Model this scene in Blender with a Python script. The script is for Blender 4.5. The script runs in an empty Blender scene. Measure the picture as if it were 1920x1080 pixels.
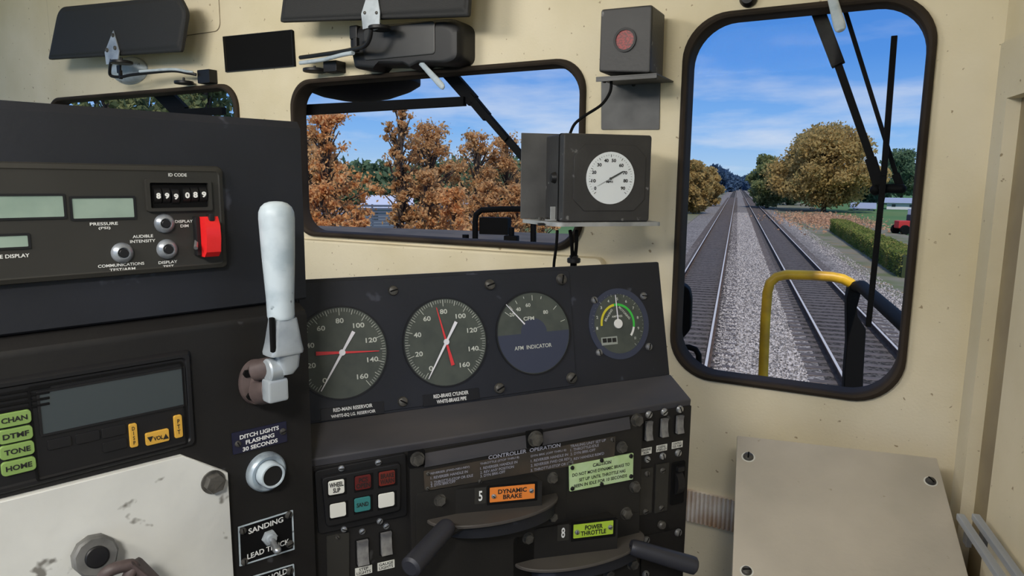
import bpy, bmesh, random
from math import radians, sin, cos, tan, pi, atan2, sqrt
from mathutils import Vector as V, Matrix
import numpy as np
random.seed(7)
S = bpy.context.scene
COL = S.collection
# ------------------------------------------------------------------ camera, sky, light
F = 1304.0                       # focal length in pixels of the 1920 px wide frame
CAMZ = 1.25                      # eye above the cab floor
H = 3.48                         # eye above the rails
GZ = CAMZ - H                    # rail top
R = (Matrix.Rotation(radians(17.7), 3, 'Z') @ Matrix.Rotation(radians(90-8.68), 3, 'X') @ Matrix.Rotation(radians(.54), 3, 'Z'))
EYE = V((0, 0, CAMZ))
cd = bpy.data.cameras.new('camera'); cd.sensor_width = 36; cd.lens = 36*F/1920; cd.clip_start = .02; cd.clip_end = 3000
cam = bpy.data.objects.new('camera', cd); COL.objects.link(cam)
cam.matrix_world = Matrix.Translation(EYE) @ R.to_4x4()
S.camera = cam
vs = S.view_settings
vs.view_transform = 'Standard'; vs.look = 'None'; vs.gamma = 1; vs.use_curve_mapping = False
vs.exposure = 0.0

def ray(px, py): return R @ V(((px-960)/F, -(py-540)/F, -1))
def c(r, g, b):
    f = lambda v: ((v/255+.055)/1.055)**2.4 if v > 10 else v/255/12.92
    return (f(r), f(g), f(b), 1)

def world():
    w = bpy.data.worlds.new('sky'); S.world = w; w.use_nodes = True
    nt = w.node_tree; N = nt.nodes; L = nt.links; N.clear()
    out = N.new('ShaderNodeOutputWorld'); bg = N.new('ShaderNodeBackground'); L.new(bg.outputs[0], out.inputs[0])
    tc = N.new('ShaderNodeTexCoord'); sp = N.new('ShaderNodeSeparateXYZ'); L.new(tc.outputs['Generated'], sp.inputs[0])
    cr = N.new('ShaderNodeValToRGB'); L.new(sp.outputs[2], cr.inputs[0])
    e = cr.color_ramp.elements
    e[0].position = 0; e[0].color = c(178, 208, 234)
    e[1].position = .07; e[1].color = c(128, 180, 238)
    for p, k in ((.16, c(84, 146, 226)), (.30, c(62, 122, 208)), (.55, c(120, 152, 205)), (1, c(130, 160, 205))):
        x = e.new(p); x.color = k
    # clouds stretched along the horizon
    mp = N.new('ShaderNodeMapping'); mp.inputs['Scale'].default_value = (2.2, 2.2, 11); L.new(tc.outputs['Generated'], mp.inputs[0])
    mp.inputs['Location'].default_value = (.62, .31, .4)
    nz = N.new('ShaderNodeTexNoise'); nz.inputs['Scale'].default_value = 1.9; nz.inputs['Detail'].default_value = 7; nz.inputs['Roughness'].default_value = .55
    L.new(mp.outputs[0], nz.inputs[0])
    r2 = N.new('ShaderNodeValToRGB'); L.new(nz.outputs[0], r2.inputs[0])
    r2.color_ramp.elements[0].position = .47; r2.color_ramp.elements[1].position = .68
    r2.color_ramp.elements[1].color = (.75, .75, .75, 1)
    # more cloud low down
    r3 = N.new('ShaderNodeMapRange'); L.new(sp.outputs[2], r3.inputs[0]); r3.inputs[1].default_value = .02; r3.inputs[2].default_value = .20
    r3.inputs[3].default_value = 1.0; r3.inputs[4].default_value = .22
    mu = N.new('ShaderNodeMath'); mu.operation = 'MULTIPLY'; L.new(r2.outputs[0], mu.inputs[0]); L.new(r3.outputs[0], mu.inputs[1])
    mx = N.new('ShaderNodeMix'); mx.data_type = 'RGBA'; L.new(mu.outputs[0], mx.inputs[0]); L.new(cr.outputs[0], mx.inputs[6])
    mx.inputs[7].default_value = c(222, 228, 238)
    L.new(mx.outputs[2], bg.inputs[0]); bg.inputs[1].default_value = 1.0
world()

def light(name, typ, loc, target, energy, color, size=None, size_y=None):
    l = bpy.data.lights.new(name, typ); l.energy = energy; l.color = color
    if typ == 'AREA':
        l.shape = 'RECTANGLE'; l.size = size; l.size_y = size_y or size
    if typ == 'SUN': l.angle = radians(1.5)
    o = bpy.data.objects.new(name, l); COL.objects.link(o); o.location = loc
    o.rotation_euler = (V(target)-V(loc)).to_track_quat('-Z', 'Y').to_euler()
    return o
# sun stands behind the cab, rather high on the right
light('sun', 'SUN', (2, -9, 10), (0, 0, 0), 2.6, (1, .93, .82))
# added fill lights out of view under the ceiling (boxes built further down)
light('added_fill', 'AREA', (-.95, -.7, 2.14), (-.75, 1.6, .85), 48, (1, .955, .88), .9, .5)
light('added_fill_side', 'AREA', (-1.7, .55, 2.14), (-1.2, 2.0, 1.6), 20, (1, .955, .88), .6, .4)  # added fill for the upper left of the front wall

l_ = light('added_fill_rear', 'AREA', (.12, -.95, 2.13), (-.85, .55, .95), 8.5, (1, .96, .9), .35, .35)  # added spot that brightens the left stand and its plate
l_.data.spread = radians(75)
# ------------------------------------------------------------------ materials
MATS = {}
def mat(name, col, rough=.6, metal=0, col2=None, scale=8, mix=(.4, .65), detail=6, bump=0, bscale=60, spec=.5, stretch=None, spots=None):
    """procedural paint: base colour, patches of a second colour, optional specks and bump"""
    if name in MATS: return MATS[name]
    m = bpy.data.materials.new(name); m.use_nodes = True; MATS[name] = m
    nt = m.node_tree; N = nt.nodes; L = nt.links
    b = N['Principled BSDF']; b.inputs['Base Color'].default_value = col; b.inputs['Roughness'].default_value = rough
    b.inputs['Metallic'].default_value = metal; b.inputs['Specular IOR Level'].default_value = spec
    m.diffuse_color = col
    if col2 is None and not bump and not spots: return m
    tc = N.new('ShaderNodeTexCoord'); mp = N.new('ShaderNodeMapping'); L.new(tc.outputs['Object'], mp.inputs[0])
    if stretch: mp.inputs['Scale'].default_value = stretch
    last = None
    if col2 is not None:
        nz = N.new('ShaderNodeTexNoise'); nz.inputs['Scale'].default_value = scale; nz.inputs['Detail'].default_value = detail
        L.new(mp.outputs[0], nz.inputs[0])
        cr = N.new('ShaderNodeValToRGB'); cr.color_ramp.elements[0].position = mix[0]; cr.color_ramp.elements[1].position = mix[1]
        cr.color_ramp.elements[0].color = col; cr.color_ramp.elements[1].color = col2
        L.new(nz.outputs[0], cr.inputs[0]); last = cr.outputs[0]
    if spots:
        sc, th, scol = spots
        n2 = N.new('ShaderNodeTexNoise'); n2.inputs['Scale'].default_value = sc; n2.inputs['Detail'].default_value = 3
        L.new(mp.outputs[0], n2.inputs[0])
        c2 = N.new('ShaderNodeValToRGB'); c2.color_ramp.elements[0].position = th; c2.color_ramp.elements[1].position = th+.04
        L.new(n2.outputs[0], c2.inputs[0])
        mx = N.new('ShaderNodeMix'); mx.data_type = 'RGBA'; L.new(c2.outputs[0], mx.inputs[0])
        if last: L.new(last, mx.inputs[6])
        else: mx.inputs[6].default_value = col
        mx.inputs[7].default_value = scol; last = mx.outputs[2]
    if last: L.new(last, b.inputs['Base Color'])
    if bump:
        n3 = N.new('ShaderNodeTexNoise'); n3.inputs['Scale'].default_value = bscale; n3.inputs['Detail'].default_value = 4
        L.new(mp.outputs[0], n3.inputs[0])
        bp = N.new('ShaderNodeBump'); bp.inputs['Strength'].default_value = bump; bp.inputs['Distance'].default_value = .002
        L.new(n3.outputs[0], bp.inputs['Height']); L.new(bp.outputs[0], b.inputs['Normal'])
    return m
def glassmat(name='pane_glass', tint=(1, 1, 1, 1), gl=.04):
    if name in MATS: return MATS[name]
    m = bpy.data.materials.new(name); m.use_nodes = True; MATS[name] = m
    nt = m.node_tree; N = nt.nodes; L = nt.links; N.clear()
    o = N.new('ShaderNodeOutputMaterial'); t = N.new('ShaderNodeBsdfTransparent'); g = N.new('ShaderNodeBsdfGlossy'); x = N.new('ShaderNodeMixShader')
    t.inputs[0].default_value = tint; g.inputs['Roughness'].default_value = .03
    fr = N.new('ShaderNodeFresnel'); fr.inputs[0].default_value = 1.04
    L.new(fr.outputs[0], x.inputs[0]); L.new(t.outputs[0], x.inputs[1]); L.new(g.outputs[0], x.inputs[2]); L.new(x.outputs[0], o.inputs[0])
    return m
CREAM = mat('cream_paint', c(226, 217, 192), .75, col2=c(212, 200, 168), scale=3.5, mix=(.38, .7), detail=9, bump=.25, bscale=140, spots=(60, .70, c(150, 134, 108)))
CREAMW = mat('cream_paint_wall', c(228, 217, 190), .75, col2=c(208, 195, 160), scale=2.2, mix=(.38, .7), detail=10, bump=.25, bscale=160, spots=(55, .69, c(160, 142, 112)))
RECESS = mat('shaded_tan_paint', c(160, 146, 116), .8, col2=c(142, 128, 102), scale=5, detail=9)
LID = mat('tan_grey_paint', c(196, 187, 172), .6, col2=c(174, 167, 153), scale=4, mix=(.35, .7), detail=10, bump=.2, bscale=90, spots=(30, .71, c(160, 148, 128)))
DARK = mat('charcoal_paint', c(27, 26, 26), .55, col2=c(34, 33, 32), scale=6, mix=(.45, .8), detail=8, bump=.15, bscale=120, spots=(26, .69, c(60, 60, 62)), spec=.3)
DARK2 = mat('blue_black_paint', c(30, 32, 38), .5, col2=c(38, 40, 48), scale=5, mix=(.45, .8), detail=8, bump=.15, bscale=120, spots=(20, .66, c(60, 62, 72)), spec=.35)
DARKG = mat('controller_paint', c(32, 31, 30), .5, col2=c(39, 38, 37), scale=5, mix=(.4, .8), detail=6, bump=.12, bscale=150, spec=.3)
QUAD = mat('quadrant_paint', c(66, 62, 59), .55, col2=c(78, 74, 70), scale=6, spec=.35)
LEDGE = mat('ledge_paint', c(56, 56, 61), .55, col2=c(74, 70, 70), scale=4, mix=(.4, .8), detail=9, stretch=(1, 6, 1))
PANEL = mat('panel_plastic', c(45, 44, 41), .5, col2=c(50, 49, 46), scale=6, spec=.35)
BLACK = mat('black_plastic', c(24, 24, 26), .45, spec=.35)
MATTE = mat('matte_black', c(12, 12, 13), .8, spec=.15)
RUBBER = mat('window_rubber', c(60, 52, 45), .65, col2=c(46, 41, 36), scale=5, spec=.1)
VISOR = mat('visor_vinyl', c(36, 36, 37), .7, bump=.5, bscale=400)
STEEL = mat('worn_steel', c(150, 152, 155), .35, .7, col2=c(110, 112, 116), scale=30)
BOLT = mat('dark_bolt', c(88, 86, 82), .45, .3, col2=c(56, 55, 53), scale=60)
BRIGHT = mat('bright_screw', c(175, 178, 182), .3, .8)
HANDLE = mat('grey_white_enamel', c(186, 198, 206), .4, col2=c(158, 172, 182), scale=25, mix=(.45, .7), spots=(40, .68, c(110, 120, 130)))
ALLOY = mat('cast_alloy', c(176, 184, 190), .4, .3, col2=c(140, 148, 156), scale=20)
GREYP = mat('grey_bracket_paint', c(104, 104, 104), .6, .2, col2=c(78, 78, 78), scale=9, mix=(.35, .7), bump=.2, bscale=90)
SHELF = mat('light_grey_shelf', c(170, 172, 172), .5, .3, col2=c(140, 142, 142), scale=20)
BOXB = mat('black_crackle', c(48, 47, 47), .5, col2=c(58, 57, 57), scale=10, mix=(.45, .75), bump=.3, bscale=110, spots=(28, .665, c(112, 112, 112)))
WHITE = mat('white_print', c(225, 226, 224), .6)
OFFW = mat('off_white', c(214, 214, 206), .45)
INK = mat('black_ink', c(22, 22, 22), .6)
RED = mat('red_paint', c(222, 34, 36), .35)
DIAL = mat('dial_green_grey', c(72, 78, 72), .6, col2=c(62, 68, 64), scale=30)
NAVY = mat('navy_print', c(52, 58, 78), .6)
LCD = mat('lcd_green', c(142, 160, 148), .3, col2=c(120, 140, 128), scale=12)
LCDK = mat('lcd_dark', c(58, 66, 70), .25)
GREENB = mat('green_button', c(122, 150, 82), .5)
YELB = mat('amber_button', c(204, 158, 62), .5)
WPLATE = mat('white_worn_plate', c(212, 213, 208), .6, col2=c(190, 191, 187), scale=5, mix=(.4, .7), detail=9, bump=.2, bscale=60, spots=(24, .64, c(120, 118, 112)))
CAST = mat('brown_casting', c(84, 72, 70), .55, col2=c(58, 48, 48), scale=30, bump=.4, bscale=80)
GRILLE = mat('ribbed_metal', c(226, 218, 208), .5, .0, col2=c(180, 150, 122), scale=9)
GLASS = glassmat()
EXT = mat('outside_black', c(10, 10, 11), .7, spec=.15)
HOOD = mat('hood_paint', c(172, 144, 118), .8, col2=c(150, 126, 104), scale=6, spec=.1)
YEL = mat('yellow_rail_paint', c(236, 186, 40), .4, col2=c(186, 140, 40), scale=8)

# ------------------------------------------------------------------ frames and builders
class Fr:
    def __init__(s, o, u, v):
        s.o = V(o); s.u = V(u).normalized(); s.v = V(v).normalized(); s.n = s.u.cross(s.v).normalized(); s.v = s.n.cross(s.u).normalized()
    def P(s, px, py, n=0):
        d = ray(px, py); o = s.o+s.n*n
        return EYE + d*((o-EYE).dot(s.n)/d.dot(s.n))
    def L(s, px, py, n=0):
        q = s.P(px, py, n)-s.o
        return V((q.dot(s.u), q.dot(s.v), n))
    def W(s, u, v, n=0): return s.o+s.u*u+s.v*v+s.n*n
    def M(s, loc):
        m = Matrix((s.u, s.v, s.n)).transposed().to_4x4(); m.translation = loc; return m
    def off(s, n): return Fr(s.o+s.n*n, s.u, s.v)
WORLD = Fr((0, 0, 0), (1, 0, 0), (0, 1, 0))

class T:
    """a thing: an Empty at a pixel's point on a frame; children are laid out in the frame's axes"""
    def __init__(s, name, label, cat, fr, px=None, py=None, n=0, group=None, loc=None):
        s.fr = fr
        s.at = fr.P(px, py, n) if loc is None else V(loc)
        s.root = bpy.data.objects.new(name, None); COL.objects.link(s.root); s.root.empty_display_size = .02
        s.root.matrix_world = fr.M(s.at)
        s.n0 = (s.at-fr.o).dot(fr.n)
        tag(s.root, label, cat, group)
    def p(s, px, py, n=0):
        q = s.fr.P(px, py, s.n0+n)-s.at
        return V((q.dot(s.fr.u), q.dot(s.fr.v), q.dot(s.fr.n)))
    def w(s, wp):
        q = V(wp)-s.at
        return V((q.dot(s.fr.u), q.dot(s.fr.v), q.dot(s.fr.n)))
    def wid(s, cx, cy, w): return (s.p(cx+w/2, cy)-s.p(cx-w/2, cy)).x
    def hei(s, cx, cy, h): return (s.p(cx, cy-h/2)-s.p(cx, cy+h/2)).y
def tag(o, label=None, cat=None, group=None, kind=None):
    if label: o['label'] = label
    if cat: o['category'] = cat
    if group: o['group'] = group
    if kind: o['kind'] = kind
    return o

def rrect(x0, y0, x1, y1, r, seg=6):
    r = min(r, abs(x1-x0)/2*.999, abs(y1-y0)/2*.999); P = []
    for cx, cy, a in ((x1-r, y1-r, 0), (x0+r, y1-r, 90), (x0+r, y0+r, 180), (x1-r, y0+r, 270)):
        for i in range(seg+1):
            t = radians(a+90*i/seg); P.append((cx+r*cos(t), cy+r*sin(t)))
    return P
def circle(cx, cy, r, n=32, ry=None, a0=0):
    return [(cx+r*cos(a0+2*pi*i/n), cy+(ry or r)*sin(a0+2*pi*i/n)) for i in range(n)]
def inset(P, d):
    cx = sum(p[0] for p in P)/len(P); cy = sum(p[1] for p in P)/len(P)
    hx = max(abs(p[0]-cx) for p in P); hy = max(abs(p[1]-cy) for p in P)
    return [(cx+(p[0]-cx)*(1-d/hx), cy+(p[1]-cy)*(1-d/hy)) for p in P]
shrink = inset
class B:
    def __init__(s): s.b = bmesh.new()
    def face(s, pts):
        try: return s.b.faces.new([s.b.verts.new(p) for p in pts])
        except Exception: return None
    def box(s, ctr, size, bev=0, rot=None, seg=2):
        r = bmesh.ops.create_cube(s.b, size=1); vv = r['verts']
        M = Matrix.Translation(ctr) @ (rot.to_4x4() if rot else Matrix()) @ Matrix.Diagonal((*size, 1))
        bmesh.ops.transform(s.b, matrix=M, verts=vv)
        if bev:
            ee = list({e for v in vv for e in v.link_edges})
            bmesh.ops.bevel(s.b, geom=ee, offset=bev, segments=seg, affect='EDGES', profile=.5)
        return s
    def hexa(s, P8, bev=0, seg=2):
        """P8: 4 points of one end, 4 of the other, in matching order"""
        vv = [s.b.verts.new(p) for p in P8]
        ff = [s.b.faces.new([vv[i] for i in q]) for q in ((3, 2, 1, 0), (4, 5, 6, 7), (0, 1, 5, 4), (1, 2, 6, 5), (2, 3, 7, 6), (3, 0, 4, 7))]
        bmesh.ops.recalc_face_normals(s.b, faces=ff)
        if bev: bmesh.ops.bevel(s.b, geom=list({e for f in ff for e in f.edges}), offset=bev, segments=seg, affect='EDGES', profile=.5)
        return s
    def loft(s, rings, cap=True):
        """rings: list of lists of 3-D points with equal counts"""
        R_ = [[s.b.verts.new(p) for p in r] for r in rings]; n = len(R_[0])
        ff = []
        for a, b_ in zip(R_, R_[1:]):
            for i in range(n): ff.append(s.b.faces.new((a[i], a[(i+1) % n], b_[(i+1) % n], b_[i])))
        if cap:
            ff.append(s.b.faces.new(R_[0][::-1])); ff.append(s.b.faces.new(R_[-1]))
        bmesh.ops.recalc_face_normals(s.b, faces=ff)
        return s
    def prism(s, P, z0, z1, bev=0):
        rings = [[(x, y, z0) for x, y in P]]
        if bev:
            rings.append([(x, y, z1-bev) for x, y in P])
            rings.append([(x, y, z1-bev*.3) for x, y in inset(P, bev*.3)])
            rings.append([(x, y, z1) for x, y in inset(P, bev)])
        else: rings.append([(x, y, z1) for x, y in P])
        return s.loft(rings)
    def ring(s, Po, Pi, z0, z1):
        n = len(Po); rr = [[s.b.verts.new((x, y, z)) for x, y in P] for P, z in ((Po, z0), (Po, z1), (Pi, z1), (Pi, z0))]
        ff = []
        for k in range(4):
            a, b_ = rr[k], rr[(k+1) % 4]
            for i in range(n): ff.append(s.b.faces.new((a[i], a[(i+1) % n], b_[(i+1) % n], b_[i])))
        bmesh.ops.recalc_face_normals(s.b, faces=ff)
        return s
    def lathe(s, prof, M=None, n=32, sx=1, sy=1):
        """prof: (r, z) from bottom to top about z"""
        rings = []
        for r, z in prof: rings.append([V((r*cos(2*pi*i/n)*sx, r*sin(2*pi*i/n)*sy, z)) for i in range(n)])
        if M: rings = [[M @ p for p in r] for r in rings]
        return s.loft(rings)
    def cyl(s, p0, p1, r0, r1=None, n=20, bev=0):
        p0, p1 = V(p0), V(p1); r1 = r0 if r1 is None else r1; d = p1-p0; L_ = d.length
        M = Matrix.Translation(p0) @ d.to_track_quat('Z', 'Y').to_matrix().to_4x4()
        prof = [(r0, 0), (r1, L_)] if not bev else [(r0-bev, 0), (r0, bev), (r1, L_-bev), (r1-bev, L_)]
        return s.lathe(prof, M, n)
    def tube(s, pts, r, n=10, closed=False, sub=0):
        P = [V(p) for p in pts]
        if sub:
            Q = []; m = len(P)
            for i in range(m if closed else m-1):
                p0, p1, p2, p3 = P[(i-1) % m if closed else max(i-1, 0)], P[i], P[(i+1) % m], P[(i+2) % m if closed else min(i+2, m-1)]
                for k in range(sub):
                    t = k/sub
                    Q.append(.5*((2*p1)+(p2-p0)*t+(2*p0-5*p1+4*p2-p3)*t*t+(3*p1-p0-3*p2+p3)*t**3))
            if not closed: Q.append(P[-1])
            P = Q
        m = len(P); rings = []; up = None
        for i in range(m):
            a = P[i-1] if (closed or i) else P[i]; b_ = P[(i+1) % m] if (closed or i < m-1) else P[i]
            t = (b_-a).normalized()
            if up is None: up = t.orthogonal().normalized()
            up = (up-t*up.dot(t)).normalized(); w = t.cross(up)
            rr = r[i*len(r)//m] if isinstance(r, (list, tuple)) else r
            rings.append([P[i]+(up*cos(2*pi*k/n)+w*sin(2*pi*k/n))*rr for k in range(n)])
        if closed:
            # close with the best matching offset
            last = rings[-1]; off = min(range(n), key=lambda k: (last[0]-rings[0][k]).length)
            rings.append([rings[0][(k+off) % n] for k in range(n)])
            return s.loft(rings, cap=False)
        return s.loft(rings)
    def ball(s, ctr, r, seg=16, sc=(1, 1, 1)):
        x = bmesh.ops.create_uvsphere(s.b, u_segments=seg, v_segments=seg//2, radius=r)
        bmesh.ops.transform(s.b, matrix=Matrix.Translation(ctr) @ Matrix.Diagonal((*sc, 1)), verts=x['verts'])
        return s
    def flat(s, P, z):
        s.face([(x, y, z) for x, y in P]); return s
    def line(s, a, b_, w, z, w2=None):
        a, b_ = V(a[:2]), V(b_[:2]); d = (b_-a).normalized(); q = V((-d.y, d.x)); w2 = w if w2 is None else w2
        return s.prism([tuple(a-q*w/2), tuple(b_-q*w2/2), tuple(b_+q*w2/2), tuple(a+q*w/2)], z, z+.0003)
    def build(s, name, m, parent=None, label=None, smooth=True, fr=None, loc=None, weld=False):
        me = bpy.data.meshes.new(name)
        if weld: bmesh.ops.remove_doubles(s.b, verts=s.b.verts, dist=1e-5)
        s.b.to_mesh(me); s.b.free()
        if smooth:
            me.shade_smooth(); me.set_sharp_from_angle(angle=radians(34))
        for x in (m if isinstance(m, (list, tuple)) else [m]): me.materials.append(x)
        o = bpy.data.objects.new(name, me); COL.objects.link(o)
        if smooth:
            wn = o.modifiers.new('weighted_normals', 'WEIGHTED_NORMAL'); wn.keep_sharp = True; wn.weight = 80
        if parent is not None: o.parent = parent.root if isinstance(parent, T) else parent
        if label: o['label'] = label
        if fr is not None: o.matrix_world = fr.M(loc if loc is not None else fr.o)
        return o
_TXT = {}
def textdata(s, bold):
    k = (s, bold)
    if k in _TXT: return _TXT[k]
    cu = bpy.data.curves.new('t', 'FONT'); cu.body = s; cu.size = 1; cu.align_x = 'CENTER'; cu.align_y = 'CENTER'; cu.offset = bold; cu.resolution_u = 3
    cu.space_line = .9
    o = bpy.data.objects.new('t', cu); COL.objects.link(o)
    me = o.to_mesh()
    vs_ = [v.co.copy() for v in me.vertices]; fs = [tuple(p.vertices) for p in me.polygons]
    o.to_mesh_clear(); bpy.data.objects.remove(o); bpy.data.curves.remove(cu)
    x0 = min(v.x for v in vs_); x1 = max(v.x for v in vs_); y0 = min(v.y for v in vs_); y1 = max(v.y for v in vs_)
    _TXT[k] = (vs_, fs, x0, x1, y0, y1); return _TXT[k]
def addtext(b, s, cx, cy, w, h, z, rot=0, bold=.02):
    vs_, fs, x0, x1, y0, y1 = textdata(s, bold)
    sx = w/(x1-x0); sy = h/(y1-y0)
    cr, sr = cos(rot), sin(rot); nv = []
    for v in vs_:
        x = (v.x-(x0+x1)/2)*sx; y = (v.y-(y0+y1)/2)*sy
        nv.append(b.b.verts.new((cx+x*cr-y*sr, cy+x*sr+y*cr, z)))
    for f in fs:
        try: b.b.faces.new([nv[i] for i in f])
        except Exception: pass
def text(t, s, cx, cy, wpx, hpx, m=WHITE, n=.0006, parent=None, name='lettering', rot=0, bold=.02, b=None):
    """lettering centred at a pixel, fitted to a pixel width and height on the thing's plane"""
    q = t.p(cx, cy, n); own = b is None
    if own: b = B()
    addtext(b, s, q.x, q.y, t.wid(cx, cy, wpx), t.hei(cx, cy, hpx), n, rot, bold)
    if own: return b.build(name, m, parent or t, smooth=False)

def screw(t, px, py, r, n=0, m=BRIGHT, hexa=False, name=None, h=None, slot=True, parent=None):
    q = t.p(px, py, n); rr = t.wid(px, py, 2*r)/2; h = h or rr*.7; M = Matrix.Translation(q); b = B()
    if hexa:
        a = random.random()
        b.prism([(q.x+x, q.y+y) for x, y in circle(0, 0, rr*1.02, 24)], q.z, q.z+h*.25)
        b.prism([(q.x+x, q.y+y) for x, y in circle(0, 0, rr*.86, 6, a0=a)], q.z+h*.25, q.z+h*1.2, rr*.12)
        b.prism([(q.x+x, q.y+y) for x, y in circle(0, 0, rr*.5, 3, a0=a)], q.z+h*1.2, q.z+h*1.28)
        return b.build(name or 'bolt', m, parent or t)
    b.lathe([(rr, 0), (rr, h*.3), (rr*.85, h*.75), (rr*.5, h), (.0001, h*1.02)], M, 16)
    if slot:
        nf = len(b.b.faces); M2 = Matrix.Rotation(random.uniform(0, pi), 3, 'Z')
        b.box((q.x, q.y, q.z+h*.96), (rr*1.5, rr*.28, h*.2), rot=M2)
        b.b.faces.ensure_lookup_table()
        for f in b.b.faces[nf:]: f.material_index = 1
    return b.build(name or 'screw', [m, MATTE], parent or t)
def plate(t, corners, z0, z1, m, name='plate', r=.003, bev=.0008, parent=None, label=None):
    """rounded rectangle through pixel corners (x0,y0)-(x1,y1) given as TL,BR or four points"""
    b = B(); P = [t.p(*k, z1) for k in corners]
    if len(P) == 2: pts = rrect(P[0].x, P[1].y, P[1].x, P[0].y, r)
    else: pts = roundpoly([(p.x, p.y) for p in P], r)
    b.prism(pts, z0, z1, bev)
    return b.build(name, m, parent or t, label)
def roundpoly(P, r, seg=4):
    if isinstance(r, (int, float)): r = [r]*len(P)
    out = []; n = len(P)
    for i in range(n):
        a, b_, e = V(P[i-1]), V(P[i]), V(P[(i+1) % n]); k = r[i]
        if k <= 0: out.append(tuple(b_)); continue
        d1 = (a-b_); d2 = (e-b_); k = min(k, d1.length*.48, d2.length*.48)
        p0 = b_+d1.normalized()*k; p1 = b_+d2.normalized()*k
        for j in range(seg+1):
            s_ = j/seg; out.append(tuple(p0*(1-s_)**2+b_*2*s_*(1-s_)+p1*s_*s_))
    return out
def rectpx(t, cx, cy, w, h, n=0):
    q = t.p(cx, cy, n); a = t.wid(cx, cy, w)/2; b_ = t.hei(cx, cy, h)/2
    return (q.x-a, q.y-b_, q.x+a, q.y+b_)
def prect(t, cx, cy, w, h, z0, z1, m, name, r=.002, bev=.0006, parent=None, label=None):
    x0, y0, x1, y1 = rectpx(t, cx, cy, w, h, z1)
    return B().prism(rrect(x0, y0, x1, y1, r, 4), z0, z1, bev).build(name, m, parent or t, label)

# main planes
XS = .50
d = ray(1836, 500); CY = XS/(d.x/d.y)
WALL = Fr((XS, CY, CAMZ), (sin(radians(79.3)), -cos(radians(79.3)), 0), (0, 0, 1))
SIDE = Fr((XS, CY, CAMZ), (0, -1, 0), (0, 0, 1))
LSU = Fr((-.6, .86, CAMZ), (.449, .893, 0), (0, 0, 1))
LSL = LSU.off(.022)
_gu = V((.727, .687, 0)).normalized(); _gn = _gu.cross(V((0, 0, 1)))
_g0 = Fr((-.416, 1.125, CAMZ), _gu, (0, 0, 1))
GB = _g0.P(900, 754)                                    # a point of the gauge panel's bottom edge
tl = radians(13)
GP = Fr(GB, _gu, V((0, 0, 1))*cos(tl)-_gn*sin(tl))
LP = Fr(GB+_gn*.068-V((0, 0, .030)), _gu, (0, 0, 1))
AX = V((1, 0, 0)); ZZ = V((0, 0, 1))
# ------------------------------------------------------------------ cab shell
CEIL = .95                                           # ceiling above the eye
def holepts(l, r, t, b, rad, seg=10):
    """window opening from the pixels of its four mid-edges"""
    u0 = WALL.L(*l).x; u1 = WALL.L(*r).x; v1 = WALL.L(*t).y; v0 = WALL.L(*b).y
    return rrect(u0, v0, u1, v1, rad, seg), (u0, v0, u1, v1)
WIN = {}
WIN[1] = holepts((1277, 350), (1722, 350), (1500, 16), (1460, 724), .105)
WIN[2] = holepts((553, 225), (1093, 200), (900, 129), (850, 453), .085)
WIN[3] = holepts((95, 200), (446, 212), (300, 172), (850, 453), .085)
def wall_with_holes(name, fr, outer, holes, th, m):
    b = bmesh.new()
    def loop(P):
        vv = [b.verts.new((x, y, 0)) for x, y in P]; return [b.edges.new((vv[i], vv[(i+1) % len(vv)])) for i in range(len(vv))]
    ee = loop(outer)
    for h in holes: ee += loop(h)
    bmesh.ops.triangle_fill(b, use_beauty=True, edges=ee, normal=(0, 0, 1))
    ff = list(b.faces); r = bmesh.ops.extrude_face_region(b, geom=ff)
    bmesh.ops.translate(b, vec=(0, 0, -th), verts=[g for g in r['geom'] if isinstance(g, bmesh.types.BMVert)])
    bmesh.ops.recalc_face_normals(b, faces=b.faces)
    x = B(); x.b = b
    o = x.build(name, m, fr=fr, smooth=False); tag(o, kind='structure'); return o
wall_with_holes('wall_front', WALL, [(-4.3, -1.25), (0, -1.25), (0, CEIL), (-4.3, CEIL)], [WIN[k][0] for k in WIN], .05, CREAMW)
def gasket(k, P, wide=.017):
    b = B(); Po = inset(P, -wide*.55); Pm = P; Pi = inset(P, wide*.5)
    prof = [(Po, 0.0), (inset(P, -wide*.5), .010), (inset(P, -wide*.25), .015), (Pm, .0165), (inset(P, wide*.3), .013), (Pi, .004), (Pi, -.045), (inset(P, -wide*.2), -.05)]
    n = len(P); rr = [[b.b.verts.new((x, y, z)) for x, y in q] for q, z in prof]
    for a in range(len(rr)):
        A, Bq = rr[a], rr[(a+1) % len(rr)]
        for i in range(n): b.b.faces.new((A[i], A[(i+1) % n], Bq[(i+1) % n], Bq[i]))
    bmesh.ops.recalc_face_normals(b.b, faces=b.b.faces)
    fr_ = b.build('window_%d' % k, RUBBER, fr=WALL, smooth=True); tag(fr_, kind='structure')
    g = B().prism(inset(P, wide*.3), -.036, -.032).build('glass_pane', GLASS, fr_, smooth=False)
for k in WIN: gasket(k, WIN[k][0])
def sbox(name, lo, hi, m, bev=0):
    lo, hi = V(lo), V(hi)
    o = B().box((lo+hi)/2, hi-lo, bev).build(name, m, smooth=bool(bev)); return tag(o, kind='structure')
sbox('floor', (-3.7, -2.4, -.06), (XS+.1, 2.62, 0), mat('floor_mat', c(92, 90, 86), .8, col2=c(70, 68, 66), scale=6))
sbox('ceiling', (-3.7, -2.4, CAMZ+CEIL), (XS+.1, 2.62, CAMZ+CEIL+.05), CREAM)
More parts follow.
